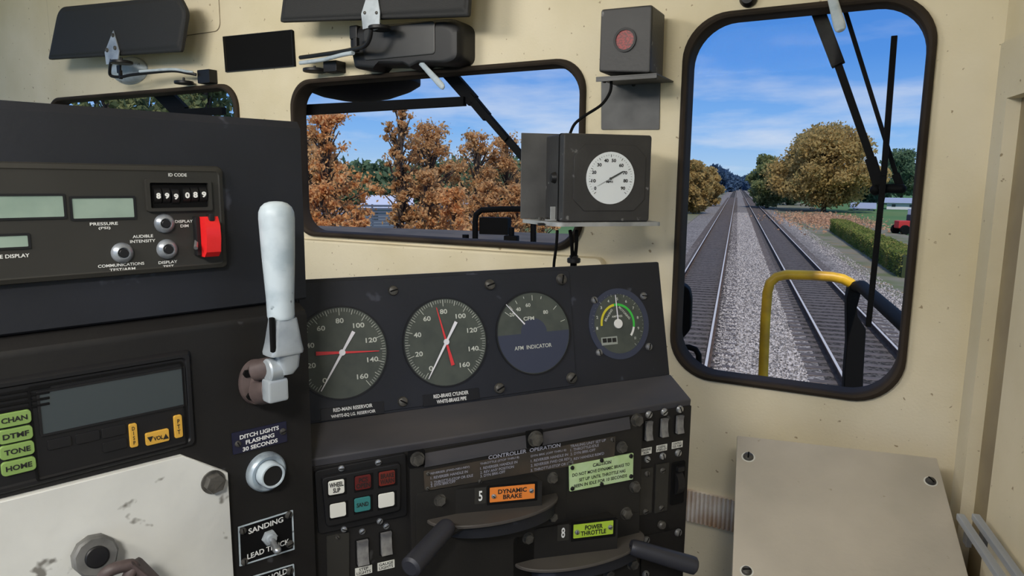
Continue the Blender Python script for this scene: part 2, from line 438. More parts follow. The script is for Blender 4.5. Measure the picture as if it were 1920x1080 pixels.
# side wall with its window opening and the deeper pocket beside it
def side_u(px, py): return SIDE.L(px, py).x
tq = SIDE.L(1876, 83)                                # top front corner of the raised casing
yT = SIDE.L(1876, 83, .03).y
u_edge = SIDE.L(1831, 500, .03).x
uA = side_u(1831, 500)+.0
cas = .030
u_case0 = SIDE.L(1843, 500, cas).x - .012; u_rec0 = SIDE.L(1852, 500, cas).x; u_rec1 = SIDE.L(1906, 500, cas).x
v_rec = SIDE.L(1891, 183, cas).y
SW0 = max(.78, u_rec1+.12); WT = tq.y-.10
wall_with_holes('wall_right', SIDE, [(-.05, -1.25), (3.6, -1.25), (3.6, CEIL), (-.05, CEIL)], [rrect(SW0, -.25, 1.75, WT, .05)], .05, CREAMW)
b = B(); tp = yT
wh = [(u_edge, -1.25), (1.95, -1.25), (1.95, tp), (u_edge, tp)]
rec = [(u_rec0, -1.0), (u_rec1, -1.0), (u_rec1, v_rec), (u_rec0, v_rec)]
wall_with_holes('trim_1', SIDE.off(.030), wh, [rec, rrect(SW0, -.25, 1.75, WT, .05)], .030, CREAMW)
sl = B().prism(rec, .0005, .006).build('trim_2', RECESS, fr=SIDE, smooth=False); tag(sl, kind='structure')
g = B().prism(rrect(SW0, -.25, 1.75, WT, .05), -.03, -.026).build('window_4', GLASS, fr=SIDE, smooth=False); tag(g, kind='structure')
# raised sill panel under the middle window
v0 = WALL.L(900, 468).y; uR = WALL.L(1137, 480).x
o = B().prism(rrect(-3.2, v0-.40, uR, v0, .02), 0, .028, .010).build('trim_3', CREAMW, fr=WALL); tag(o, kind='structure')
# round-cornered access panel outline at the upper left
u0 = WALL.L(92, 40).x; u1 = WALL.L(412, 30).x; v1 = WALL.L(350, 66).y
P = rrect(u0, v1, u1, v1+.30, .03); 
o = B().prism(P, 0, .0025, .001).build('trim_4', CREAMW, fr=WALL); tag(o, kind='structure')
o = B().ring(inset(P, -.0022), P, 0, .0012).build('trim_5', mat('seam_line', c(120, 108, 88), .8), fr=WALL); tag(o, kind='structure')

# unseen boxes added under the ceiling to house the fill lights
t = T('added_light_box', 'added flat fill light box above and behind the driving position', 'lamp', WORLD, loc=(-.95, -.7, CAMZ+CEIL-.04))
B().box((0, 0, .02), (.98, .58, .04), .006).build('housing', OFFW, t)
t = T('added_light_box', 'added small square fill light box behind and to the right of the driving position', 'lamp', WORLD, loc=(.12, -.95, CAMZ+CEIL-.04))
B().box((0, 0, .02), (.4, .4, .04), .006).build('housing', OFFW, t)
t = T('added_light_box', 'added smaller flat fill light box above the left stand', 'lamp', WORLD, loc=(-1.7, .55, CAMZ+CEIL-.04))
B().box((0, 0, .02), (.68, .48, .04), .006).build('housing', OFFW, t)

# ------------------------------------------------------------------ sun visors and their arms
def visor(pts, label, n, rad):
    t = T('sun_visor', label, 'sun visor', WALL, *pts[0], n=n, group='padded sun visors above the windows')
    P = [(q.x, q.y) for q in (t.p(*k) for k in pts)]
    P = roundpoly(P[::-1], rad[::-1], 6)
    b = B(); b.loft([[(x, y, z) for x, y in shrink(P, d_)] for d_, z in ((.006, -.012), (0, -.007), (0, .003), (.003, .006), (.008, .007), (.012, .0065), (.018, .0095), (.026, .0105))])
    b.build('pad', VISOR, t); return t
v1 = visor([(93, 112), (112, 14), (338, -8), (353, 22), (341, 97)], 'small black padded sun visor at upper left above the grey dome', .12, [.008, .045, .025, .025, .008])
v2 = visor([(527, 42), (540, -62), (868, -90), (885, -52), (880, 31)], 'larger black padded sun visor at the top edge above the wiper motor box', .13, [.008, .045, .025, .025, .008])
def clip(t, pts, rivets, foot):
    P = [(q.x, q.y) for q in (t.p(*k, .016) for k in pts)]
    b = B().prism(P[::-1], .0125, .016, .0006); o = b.build('clip', ALLOY, t)
    for x, y in rivets: screw(t, x, y, 2.4, .016, BOLT, parent=o, name='rivet', slot=False)
    return o
clip(v1, [(212, 57), (223, 96), (220, 118), (199, 121), (196, 98)], [(212, 66), (201, 94), (216, 90)], None)
clip(v2, [(689, -12), (707, -12), (712, 22), (711, 53), (700, 57), (692, 52), (680, 55), (677, 26)], [(684, 24), (706, 24)], None)
def rod(t, pts, r=.006, m=BLACK, name='rod', sub=6):
    return B().tube([t.w(WALL.P(x, y, n)) for x, y, n in pts], r, 10, sub=sub).build(name, m, t)
rod(v1, [(209, 112, .135), (206, 128, .13), (208, 142, .12), (228, 144, .11), (250, 140, .10), (320, 133, .075), (352, 137, .055), (368, 140, .04)], .0055)
rod(v1, [(262, 134, .10), (322, 130, .078), (350, 134, .058), (362, 136, .045)], .005, HANDLE, name='arm_sleeve')
o = prect(v1, 381, 143, 24, 27, -.118, -.085, BLACK, 'wall_bracket', .003, .002)
for (x, y, n) in ((228, 117, .0), (345, 155, -.08)):
    q = v1.p(x, y, n); B().cyl(q-V((0, .005, 0)), q+V((0, .005, 0)), v1.wid(x, y, 24)/2, n=18, bev=.0015).cyl(q, q+V((0, .018, 0)), .004).build('thumb_screw', BLACK, v1)
q = v1.p(226, 140, -.01); B().box(q, (.010, .032, .012), .002).build('rod_clamp', BLACK, v1)
rod(v2, [(696, 55, .15), (693, 72, .145), (684, 86, .14), (664, 92, .12), (640, 97, .10), (600, 103, .07), (563, 108, .05)], .0065)
rod(v2, [(662, 99, .12), (640, 103, .10), (605, 112, .065), (563, 118, .045)], .0065, HANDLE, name='arm_sleeve')
o = prect(v2, 618, 124, 26, 22, -.128, -.085, BLACK, 'wall_bracket', .003, .002)
for (x, y, n) in ((712, 53, .0), (590, 132, -.085)):
    q = v2.p(x, y, n); B().cyl(q-V((0, .005, 0)), q+V((0, .005, 0)), v2.wid(x, y, 34)/2, n=18, bev=.0015).cyl(q, q+V((0, .014, 0)), .004).build('thumb_screw', BLACK, v2)
q = v2.p(668, 84, -.02); B().box(q, (.014, .04, .014), .002).build('rod_clamp', BLACK, v2)

t = T('dome_mount', 'round grey dome fixed to the wall behind the left visor arm', 'dome', WALL, 246, 133)
r = t.wid(246, 133, 62)/2; SY = t.hei(246, 133, 50)/2/r
B().lathe([(r, 0), (r, .008), (r*.93, .02), (r*.75, .034), (r*.45, .044), (.001, .048)], n=36, sy=SY).build('dome', HANDLE, t)
B().lathe([(r*1.03, 0), (r*1.03, .005), (r*.95, .006)], n=36, sy=SY).build('base_ring', ALLOY, t)
B().box((0.0, .0, .047), (.022, .03, .012), .002).build('hub', BLACK, t)

t = T('black_panel', 'plain black rectangular panel on the cream wall between the two sun visors', 'panel', WALL, 487, 96)
plate(t, [(421, 70), (549, 57), (553, 124), (426, 135)][::-1], 0, .006, MATTE, 'cover', .001, .001)
b = B(); Pq = roundpoly([tuple(t.p(*k).xy) for k in [(421, 70), (549, 57), (553, 124), (426, 135)][::-1]], .001)
b.ring(inset(Pq, -.0015), inset(Pq, .0012), 0, .0072).build('rim', BLACK, t)

# ------------------------------------------------------------------ wiper motor boxes and handles
t = T('wiper_motor_cover', 'black wiper motor box under the larger sun visor', 'wiper motor', WALL, 770, 85, n=.03)
b = B()
P = [tuple(t.p(x, y, .04).xy) for x, y in [(664, 128), (700, 132), (708, 122), (760, 122), (772, 130), (790, 120), (846, 122), (866, 112), (866, 44), (846, 33), (655, 50), (655, 84)]]
P = roundpoly(P, [.008, .003, .003, .003, .003, .003, .015, .02, .02, .015, .004, .004])
b.loft([[(x, y, z) for x, y in inset(P, d_)] for d_, z in ((.0, -.03), (0, .025), (.003, .038), (.012, .048), (.03, .052))])
b.build('cover', BLACK, t)
b = B(); x0, y0, x1, y1 = rectpx(t, 748, 78, 130, 60, .05); b.prism(rrect(x0, y0, x1, y1, .01), .045, .055, .004).build('cover_pad', mat('worn_black_plastic', c(30, 30, 30), .4, col2=c(42, 42, 41), scale=8), t)
b = B(); q = t.p(668, 62, .04); b.box(q, (.03, .04, .03), .004).build('mount_tab', BLACK, t)
def pull(px0, py0, px1, py1, n0, n1, label, w=.009):
    t = T('wiper_crank', label, 'handle', WALL, px0, py0, n=n0, group=None)
    a = V((0, 0, 0)); e = t.w(WALL.P(px1, py1, n1)); dd = (e-a).normalized(); sd = dd.cross(V((0, 0, 1))).normalized(); up = sd.cross(dd)
    rings = []
    for s_, k in ((0, .8), (.1, .85), (.5, .95), (.85, 1.1), (.95, 1.0), (.99, .7), (1, .3)):
        rings.append([a+(e-a)*s_+(sd*cos(2*pi*i/16)*w*k+up*sin(2*pi*i/16)*w*.6*k) for i in range(16)])
    B().loft(rings).build('grip', HANDLE, t)
    B().cyl(a-dd*.012, a+dd*.012, w*.8, n=16).build('collar', BLACK, t)
    return t
pull(778, 106, 832, 165, .05, .13, 'pale grey wiper handle hanging below the wiper motor box')
pull(1556, -20, 1577, 58, .05, .12, 'pale grey wiper handle hanging over the top of the right window', .011)
t = T('window_latch', 'black knob at the top edge left of the right window', 'latch', WALL, 1404, -2)
B().lathe([(.02, 0), (.02, .01), (.014, .02), (.001, .022)], n=20).build('knob', BLACK, t)

# ------------------------------------------------------------------ alerter light box
t = T('alarm_box', 'black crackle-painted box with a round red light between the windows', 'alarm light', WALL, 1172, 75, n=.0)
fn = .13
P = [tuple(t.p(x, y, fn).xy) for x, y in [(1122, 135), (1219, 137), (1223, 8), (1126, 17)]]
b = B(); rp = roundpoly(P, .007)
b.loft([[(x, y, z) for x, y in inset(rp, d_)] for d_, z in ((0, .03), (0, fn-.006), (.002, fn-.002), (.006, fn))]); b.build('housing', BOXB, t)
q = t.p(1172, 75, fn); r = t.wid(1172, 75, 35)/2
B().ring([(q.x+x, q.y+y) for x, y in circle(0, 0, r*1.12, 28)], [(q.x+x, q.y+y) for x, y in circle(0, 0, r*.9, 28)], fn-.002, fn+.004).build('lamp_bezel', BLACK, t)
B().prism([(q.x+x, q.y+y) for x, y in circle(0, 0, r*.93, 28)], fn-.001, fn+.0012).build('red_lens', mat('red_lens', c(150, 24, 24), .3, col2=c(96, 14, 14), scale=220, mix=(.45, .55)), t, 'dark red mesh-patterned lens')
t = T('alarm_bracket', 'grey angled wall bracket carrying the box with the red light', 'bracket', WALL, 1180, 145)
b = B(); q0 = t.p(1122, 146, .135); q1 = t.p(1236, 150, .05)
a0, a1 = t.p(1118, 143, .14).x, t.p(1232, 143, .14).x; zt = t.p(1170, 141, .14).y
b.box(((a0+a1)/2, zt-.002, .072), (a1-a0, .004, .142), .0012).box(((a0+a1)/2, zt-.006, .141), (a1-a0, .011, .003), .001); b.build('shelf', GREYP, t)
plate(t, [(1127, 243), (1236, 243), (1238, 150), (1127, 150)], 0, .004, GREYP, 'back_plate', .004)
for x, y in ((1130, 150), (1228, 151)):
    q = t.p(x, y, .13); B().cyl((q.x, zt-.004, .12), (q.x, zt-.012, .12), .005, n=6).build('nut', BOLT, t)
screw(t, 1188, 158, 4, .004, BLACK)
def cable(name, label, pts, r=.0042, cat='cable', m=MATTE, group=None):
    """pts: (frame, px, py, n)"""
    W = [f.P(x, y, n) for f, x, y, n in pts]; o = W[0]
    t = T(name, label, cat, WORLD, loc=o, group=group)
    B().tube([p-o for p in W], r, 10, sub=8).build('sheath', m, t); return t
cable('cable', 'thin black cable curving from the red light box bracket down to the dial box', [(WALL, 1146, 150, .12), (WALL, 1144, 172, .12), (WALL, 1128, 196, .125), (WALL, 1098, 216, .14), (WALL, 1078, 232, .15), (WALL, 1069, 250, .16)], .0036)

# ------------------------------------------------------------------ dial box (speedometer) aligned with the train
bx = WALL.P(1140, 335, .26)
sa = radians(33)
SB = Fr(bx, (cos(sa), sin(sa), 0), ZZ)
t = T('speed_box', 'black crackle-painted speedometer box with white dial on the grey shelf', 'speedometer', SB, 1140, 335)
P = [tuple(t.p(*k).xy) for k in [(1051, 415), (1218, 417), (1223, 252), (1060, 251)]]
x0, x1, y0, y1 = (P[0][0]+P[3][0])/2, (P[1][0]+P[2][0])/2, (P[0][1]+P[1][1])/2, (P[2][1]+P[3][1])/2
dep = .125
b = B(); rp = rrect(x0, y0, x1, y1, .006, 4)
b.loft([[(x, y, z) for x, y in inset(rp, d_)] for d_, z in ((.004, -dep), (0, -dep+.004), (0, -.028), (-.0, -.0279), (0, -.005), (.0015, -.0015), (.005, 0))]); b.build('housing', BOXB, t)
B().ring(inset(rp, -.0012), inset(rp, .002), -.030, -.026).build('lid_seam', MATTE, t)
oc = [(x, y) for x, y in circle(0, 0, 1, 8, a0=pi/8)]
cx, cy = t.p(1143, 334).xy; hw = t.wid(1143, 334, 134)/2; hh = t.hei(1143, 334, 124)/2
def octo(k): 
    a, e, ch = hw*k, hh*k, hw*.30*k
    return [(cx-a+ch, cy-e), (cx+a-ch, cy-e), (cx+a, cy-e+ch), (cx+a, cy+e-ch), (cx+a-ch, cy+e), (cx-a+ch, cy+e), (cx-a, cy+e-ch), (cx-a, cy-e+ch)]
B().prism(octo(1), -.001, .003, .0015).build('bezel', BOXB, t)
r = t.hei(1143, 334, 98)/2
DC = V((cx, cy, 0)); dx, dy = t.p(1143.5, 334).xy
dial = B().prism([(dx+x, dy+y) for x, y in circle(0, 0, r, 48)], .002, .0045).build('dial', mat('dial_white', c(226, 232, 236), .5), t)
b = B()
for i in range(41):
    a = radians(222-264*i/40); rr0 = .90; rr1 = .80 if i % 5 == 0 else .85
    b.line((dx+r*rr0*cos(a), dy+r*rr0*sin(a)), (dx+r*rr1*cos(a), dy+r*rr1*sin(a)), .0012 if i % 5 == 0 else .0006, .0047)
for s_, (x, y) in {'0': (1116, 353), '10': (1113, 339), '20': (1114, 323), '30': (1124, 309), '40': (1137, 301), '50': (1151, 301), '60': (1165, 310), '70': (1172, 324), '80': (1173, 339), '90': (1168, 353)}.items():
    text(t, s_, x, y, 4.2*len(s_), 6.5, n=.0049, b=b, bold=.04)
text(t, 'MPH', 1143, 341, 12, 4.5, n=.0049, b=b, bold=.04)
b.build('markings', INK, dial)
b = B(); q = t.p(1143, 335).xy; e1 = t.p(1166, 322).xy; e0 = t.p(1118, 349).xy
b.line(q, e1, .0040, .006, .0034); b.line(q, e0, .0012, .006, .0004); b.prism([(q.x+x, q.y+y) for x, y in circle(0, 0, .003, 14)], .005, .0075)
b.build('pointer', mat('pointer_grey', c(70, 74, 72), .4), t)
for px_, x_, sgn in ((1224, x1, 1), (1035, x0, -1)):
    q = t.p(px_, 333, -.05)
    B().cyl((x_-sgn*.004, q.y, -.055), (x_+sgn*.010, q.y, -.055), .014, .011, n=18, bev=.002).build('side_knob', BLACK, t)
# shelf and back plate
t2 = T('instrument_shelf', 'light grey metal shelf with dark back plate carrying the speedometer box', 'shelf', SB, 1110, 425)
ys = t2.p(1110, 423, 0).y
zf = .012; 
pl = [t2.p(x, y, n).x for x, y, n in ((1046, 428, zf), (1240, 420, zf), (979, 412, -.15))]
b = B(); out = [(pl[0], -zf), (pl[1], -zf), (pl[1], .16), (pl[2], .16)]
top = y0-t2.w(SB.W(0, 0)).y*0
yy = t2.w(t.fr.W(*( (t.at-SB.o).dot(SB.u), (t.at-SB.o).dot(SB.v)+y0))).y
pts = roundpoly([(pl[0]-.004, -zf), (pl[1], -zf), (pl[1]+.0, .13), (pl[2]-.0, .15)], [.02, .012, .004, .003])
b.loft([[(x, yy-.0095, -z_) for x, z_ in pts], [(x, yy-.0005, -z_) for x, z_ in pts]]); b.build('shelf_board', SHELF, t2)
q0 = t2.p(978, 249, -.15); q1 = t2.p(1100, 249, -.15)
B().box(((q0.x+q1.x)/2, (q0.y+yy)/2, -.152), (q1.x-q0.x, q0.y-yy, .004), .001).build('back_plate', GREYP, t2)
B().box((t2.p(1036, 402, -.06).x, yy+.016, -.05), (.018, .034, .004), .0008).box((t2.p(1030, 410, -.06).x, yy+.002, -.05), (.022, .003, .02), .0008).build('angle_bracket', SHELF, t2)
for x in (1022, 1013): 
    q = t2.p(x, 410, -.10); B().cyl((q.x, yy, -.10), (q.x, yy+.006, -.10), .005, n=6).build('nut', BOLT, t2)
for x in (1012, 1198): 
    q = t2.p(x, 430, -.05); B().box((q.x, yy-.007, -.04), (.014, .006, .014), .001).build('foot', BLACK, t2)
for i, (xa, ya, xb, yb, lab) in enumerate(((1045, 432, 1039, 492, 'left thin black cable from the dial shelf into the gauge console'), (1069, 432, 1073, 480, 'middle black cable below the dial shelf'), (1081, 432, 1079, 480, 'right black cable below the dial shelf next to the middle one'))):
    cable('cable', lab, [(SB, xa, ya, -.03), (SB, (xa+xb)/2+1, (ya+yb)/2, -.04), (SB, xb, yb, -.06), (SB, xb-1, yb+25, -.08)], .0042 if i else .0034, group='black cables below the dial shelf')
t = T('cable_gland', 'black cable gland on the top of the gauge console behind the dial shelf', 'gland', SB, 1076, 482, n=-.065)
B().cyl((0, -.014, 0), (0, -.002, 0), .016, n=18, bev=.002).cyl((0, -.004, 0), (0, .004, 0), .011, n=6).build('body', BLACK, t)

# ------------------------------------------------------------------ left control stand
us = LSU.L(565, 300).x
vTop = LSU.L(565, 228).y; vMid = LSU.L(504, 570).y
t = T('control_stand', 'tall dark painted control stand at the left holding displays, radio and brake plate', 'control stand', LSU, loc=LSU.W(us, -1.25))
zb = 1.25
Lx = -.85
def uz(px, py): return LSU.L(px, py)
# upper cabinet: profile across its height (v, n) swept along u
def sweep(t, prof, x0, x1, name, m, skew0=0):
    b = B(); b.loft([[(x0, v_, n_) for v_, n_ in prof], [(x1, v_, n_) for v_, n_ in prof]]); return b.build(name, m, t)
hv = vTop+zb; mv = vMid+zb
ls_top = sweep(t, [(mv, -.30), (mv, -.004), (mv+.003, 0), (hv-.010, 0), (hv, -.008), (hv+.004, -.30)], Lx, 0, 'upper_cabinet', DARK2)
lv = LSL.L(504, 603).y+zb
sweep(t, [(0, -.30), (0, .022), (lv, .022), (lv+.008, .018), (mv-.004, .002), (mv-.001, -.008), (mv-.001, -.30)], Lx, LSL.L(581, 760).x-us, 'lower_cabinet', DARK)
# end-of-train display
t = T('train_display_unit', 'wide dark display unit with two big green screens, ID code wheel and red guarded switch', 'display unit', LSU, 205, 400)
x0 = Lx+us+.02-LSU.L(205, 400).x
P = [t.p(*k) for k in [(421, 500), (411, 313), (0, 300), (0, 534)]]
xr = (P[0].x+P[1].x)/2; yb_, yt_ = P[0].y, P[1].y
b = B(); rp = rrect(-.60, yb_, xr, yt_, .006, 4)
b.loft([[(x, y, z) for x, y in inset(rp, d_)] for d_, z in ((-.001, 0), (0, .008), (.001, .010), (.006, .012), (.008, .0105))]); b.build('faceplate', PANEL, t)
fz = .0105
def lcd(tt, x0_, y0_, x1_, y1_, z, m=LCD, name='screen', r=.001):
    a, e = tt.p(x0_, y1_, z), tt.p(x1_, y0_, z)
    o = B().prism(rrect(a.x, a.y, e.x, e.y, r, 3), z-.0005, z+.0006).build(name, m, tt)
    B().ring(rrect(a.x-.0025, a.y-.0025, e.x+.0025, e.y+.0025, r*1.5, 3), rrect(a.x, a.y, e.x, e.y, r, 3), z-.0005, z+.0014).build('rim', BLACK, o)
    return o
lcd(t, -120, 367, 117, 412, fz); lcd(t, 137, 371, 249, 410, fz); lcd(t, -90, 441, 51, 469, fz)
for s_, x, y, w, h in (('PRESSURE', 195, 419.5, 52, 5.6), ('(PSI)', 196, 428, 22, 5.8), ('E DISPLAY', 28, 480, 55, 7), ('ID CODE', 333, 328, 34, 6), ('DISPLAY', 345, 415, 33, 5.2), ('DIM', 346, 423.5, 15, 5.2), ('AUDIBLE', 268, 443, 38, 5.5), ('INTENSITY', 268, 452, 47, 5.5), ('COMMUNICATIONS', 228, 496.5, 86, 5.5), ('TEST/ARM', 230, 505, 48, 5.5), ('DISPLAY', 315, 491.5, 35, 5.2), ('TEST', 316, 499.5, 20, 5.2)):
    text(t, s_, x, y, w, h, n=fz+.0008, bold=.015)
# thumbwheel code
q = rectpx(t, 335, 366, 120, 58, fz); 
cw = B().ring(rrect(*q, .002, 3), inset(rrect(*q, .002, 3), .004), fz-.001, fz+.006).build('code_wheel_frame', PANEL, t)
B().prism(inset(rrect(*q, .002, 3), .004), fz-.001, fz+.0008).build('well', MATTE, cw)
for i, (s_, x, y) in enumerate((('8', 294, 367), ('9', 310, 367), ('9', 327, 368.5), ('0', 348, 366), ('8', 363, 365), ('9', 379, 364.5))):
    a = t.p(x, y, fz); w_ = t.wid(x, y, 13)
    o = B().cyl((a.x-w_/2, a.y, fz-.0065), (a.x+w_/2, a.y, fz-.0065), .012, n=24).build('code_wheel', BLACK, cw)
    bb = B(); addtext(bb, s_, a.x, a.y, t.wid(x, y, 8.5), t.hei(x, y, 11), fz+.0060, bold=.05); bb.build('digit', WHITE, cw, smooth=False)
for x, y, r_ in ((308, 419, 19), (229, 474, 21), (313, 467, 19.5)):
    a = t.p(x, y, fz); k = t.wid(x, y, 2*r_)/2
    o = B().lathe([(k, 0), (k*.97, .003), (k*.78, .006), (k*.55, .007), (k*.42, .005), (k*.40, .0)], Matrix.Translation(a), 32).build('push_button', mat('button_chrome', c(170, 176, 184), .3, .5, col2=c(120, 126, 134), scale=40), t)
    B().cyl(a, a+V((0, 0, .0075)), k*.42, n=20, bev=.0006).build('button_cap', BLACK, o)
# red guard
a = t.p(395, 445, fz)
k = t.wid(395, 440, 30)
def gp_(x, y, n): return t.p(x, y, fz+n)
b = B()
front = [(376, 408, .020), (400, 407, .020), (409, 440, .030), (414, 483, .022), (389, 486, .022), (385, 440, .030)]
prof = [(.033, .005), (.034, .020), (.020, .026), (.0, .027), (-.022, .024), (-.030, .017), (-.030, .003)]
cxg = t.p(396, 446, fz+.018).x; cyg = t.p(396, 446, fz+.018).y; hwg = t.wid(396, 446, 26)/2; kk = t.hei(396, 446, 78)/.068
b.loft([[(cxg+sx*hwg, cyg+y*kk, fz+z) for y, z in prof] for sx in (-1, 1)]); g_ = b.build('guarded_switch', RED, t, 'bright red hinged switch guard')
B().box((cxg, cyg+.033*kk, fz+.019), (hwg*.8, .010, .012), .002).box((cxg-hwg-.003, cyg+.002, fz+.004), (.006, .062*kk, .010), .001).build('hinge', BLACK, g_)
B().cyl((cxg-hwg-.004, cyg-.004, fz+.004), (cxg-hwg-.010, cyg-.012, fz+.016), .0025, n=10).build('toggle', BRIGHT, g_)

# radio
t = T('radio_unit', 'black two-way radio with dark screen, green side keys and amber keys', 'radio', LSL, 200, 770)
px_r = t.p(356, 740).x; yt_ = t.p(345, 662).y; yb_ = t.p(366, 829).y
b = B(); rp = rrect(-.52, yb_, px_r, yt_, .006, 4)
b.loft([[(x, y, z) for x, y in inset(rp, d_)] for d_, z in ((-.004, 0), (-.002, .004), (0, .006), (.004, .006), (.006, .004))]); b.build('faceplate', BLACK, t)
z = .0045
q = [t.p(*k, z) for k in ((66, 880), (352, 832), (352, 675), (66, 728))]
B().ring(rrect(q[0].x, q[1].y, q[1].x, q[2].y, .003, 3), inset(rrect(q[0].x, q[1].y, q[1].x, q[2].y, .003, 3), .002), z-.002, z+.0016).build('front_frame', MATTE, t)
lcd(t, 80, 690, 342, 814, z, LCDK)
o_ = None
for s_, x, y in (('CHAN', 27, 786), ('DTMF', 30, 816), ('TONE', 33, 845), ('HOME', 36, 875)):
    o_ = prect(t, x, y, 66, 26, z-.001, z+.0035, GREENB, 'green_key', .004, .001, label='green key marked '+s_)
    text(t, s_, x, y, 50, 10, INK, n=z+.004, parent=o_, bold=.03)
o_ = prect(t, 251, 817, 15, 44, z-.001, z+.003, YELB, 'amber_key', .002, .0008); text(t, 'D\nI\nS\nP', 251, 817, 5.5, 34, INK, n=z+.0034, parent=o_)
o_ = prect(t, 296, 820, 44, 23, z-.001, z+.003, YELB, 'amber_key', .002, .0008); text(t, 'VOL', 297, 821, 18, 8, INK, n=z+.0034, parent=o_, bold=.03)
bb = B()
for x, y, s_ in ((282, 824, -1), (311, 818, 1)):
    a = t.p(x, y, z+.0034); k = .0035
    bb.face([(a.x-k, a.y-k*s_, a.z), (a.x+k, a.y-k*s_, a.z), (a.x, a.y+k*s_, a.z)])
bb.build('arrows', INK, o_, smooth=False)
o_ = prect(t, 335, 800, 15, 42, z-.001, z+.003, YELB, 'amber_key', .002, .0008); text(t, 'P\nT\nT', 335, 800, 5.5, 28, INK, n=z+.0034, parent=o_)
for x, y in ((112, 831), (165, 820), (214, 809), (216, 835)): prect(t, x, y, 46, 19, z-.001, z+.0012, BLACK, 'blank_key', .002, .0006)
for k in range(4):
    a = t.p(22, 736+k*11, z); B().box((a.x-.03, a.y, z+.0005), (.13, .003, .002), .0006).build('vent_slot', MATTE, t)

# worn white plate
t = T('brake_plate', 'worn chipped white-painted brake mounting plate at the lower left', 'plate', LSL, 397, 903)
P = [tuple(t.p(*k, .004).xy) for k in ((440, 1160), (424, 884), (340, 853), (-60, 953), (-60, 1240))]
B().prism(P[::-1] if False else P, 0, .010, .0015).build('plate_board', WPLATE, t)
bo = screw(t, 399, 903, 22, .010, BOLT, hexa=True)
t = T('valve_cap', 'dark round brake valve knob on the worn white plate', 'cap', LSL, 171, 1035, n=.010)
k = t.wid(176, 1040, 88)/2
MT = Matrix.Rotation(radians(-8), 4, 'X')
b = B(); b.lathe([(k*.3, 0), (k*.3, .012), (k, .010), (k*1.0, .020), (k*.9, .023), (k*.6, .023)], MT, 11); b.build('knob_body', mat('knob_grey', c(104, 104, 102), .5, col2=c(78, 78, 76), scale=30), t)
b = B(); b.lathe([(k*.52, .020), (k*.52, .0250), (k*.46, .0262), (.0001, .0264)], MT, 28); b.build('cap', BLACK, t)
t = T('brake_valve_handle', 'brown cast metal brake valve handle at the bottom edge in front of the white plate', 'brake handle', LSL, 235, 1085, n=.03)
a = V((0, 0, 0)); b = B()
w = lambda x, y, n: t.p(x, y, n)
o1 = [w(183, 1095, .02), w(190, 1062, .03), w(222, 1045, .035), w(252, 1049, .03), w(240, 1075, .03), w(222, 1100, .02)]
b.tube([w(184, 1120, .02), w(192, 1084, .03), w(212, 1067, .035), w(250, 1060, .035), w(240, 1082, .035), w(226, 1120, .02)], .0070, 12, sub=6).build('yoke', CAST, t)
b = B(); b.hexa([w(240, 1052, .045), w(262, 1040, .02), w(262, 1085, .0), w(236, 1095, .02), w(298, 1095, .05), w(302, 1080, .03), w(300, 1150, .0), w(280, 1150, .03)], .004).build('arm', CAST, t)

# ditch light sign and button
t = T('ditch_lights_sign', 'navy sign lettered DITCH LIGHTS FLASHING 30 SECONDS', 'sign', LSL, 487, 820)
plate(t, [(438, 853), (539, 828), (537, 790), (435, 813)], 0, .002, mat('navy_sign', c(26, 28, 52), .4), 'sign_plate', .001, .0004)
for s_, x, y, w_ in (('DITCH LIGHTS', 487, 811, 74), ('FLASHING', 488, 822.5, 54), ('30 SECONDS', 488.5, 834, 66)): text(t, s_, x, y, w_, 7.8, n=.0026, bold=.03)
for x, y in ((446, 832), (530, 809)): screw(t, x, y, 6, .002, BOLT)
t = T('ditch_lights_button', 'round push button with pale blue-grey rings under the ditch lights sign', 'push button', LSL, 497, 883)
k = t.wid(497, 883, 72)/2
B().lathe([(k, 0), (k, .006), (k*.95, .010), (k*.86, .012), (k*.74, .011), (k*.66, .009), (k*.66, .0)], n=40).build('outer_ring', mat('pale_ring', c(176, 190, 200), .35, .3, col2=c(110, 120, 130), scale=25), t)
B().lathe([(k*.64, .006), (k*.64, .022), (k*.60, .025), (k*.52, .025), (k*.50, .022)], n=40).build('inner_ring', HANDLE, t)
B().cyl((0, 0, .006), (0, 0, .0235), k*.52, n=32, bev=.001).build('cap', BLACK, t)
def nameplate(px4, label, name='switch_plate'):
    cx_ = sum(p[0] for p in px4)/4; cy_ = sum(p[1] for p in px4)/4
    t = T(name, label, 'plate', LSL, cx_, cy_)
    plate(t, px4, 0, .0015, MATTE, 'plate_face', .001, .0004)
    P = roundpoly([tuple(t.p(*k, .0015).xy) for k in px4], .001)
    B().ring(P, inset(P, .0022), .001, .0022).build('border', HANDLE, t)
    return t
t = nameplate([(449, 1062), (552, 1030), (549, 956), (446, 988)], 'black white-edged plate lettered SANDING and LEAD TRUCK')
text(t, 'SANDING', 499, 985, 66, 10, n=.0022, rot=0); text(t, 'LEAD TRUCK', 504, 1029, 80, 10, n=.0022)
for x, y in ((455, 995), (541, 965), (543, 1020), (458, 1053)): screw(t, x, y, 7, .0015, BOLT)
t = T('toggle_switch', 'chrome toggle switch in the middle of the sanding plate', 'toggle switch', LSL, 504, 1007, n=.002)
B().prism(circle(0, 0, t.wid(504, 1007, 28)/2, 6), 0, .006, .001).cyl((0, 0, .005), (0, 0, .011), .007, n=20).build('hex_nut', ALLOY, t)
e = t.p(520, 1032, .032)
B().tube([(0, 0, .008), e*.5+V((0, 0, .004)), e], [.004, .0048, .0056], 14, sub=5).ball(e, .0056).build('lever', BRIGHT, t)
t = nameplate([(452, 1166), (555, 1134), (551, 1057), (448, 1088)], 'black white-edged switch plate cut off by the bottom edge, below the sanding plate')
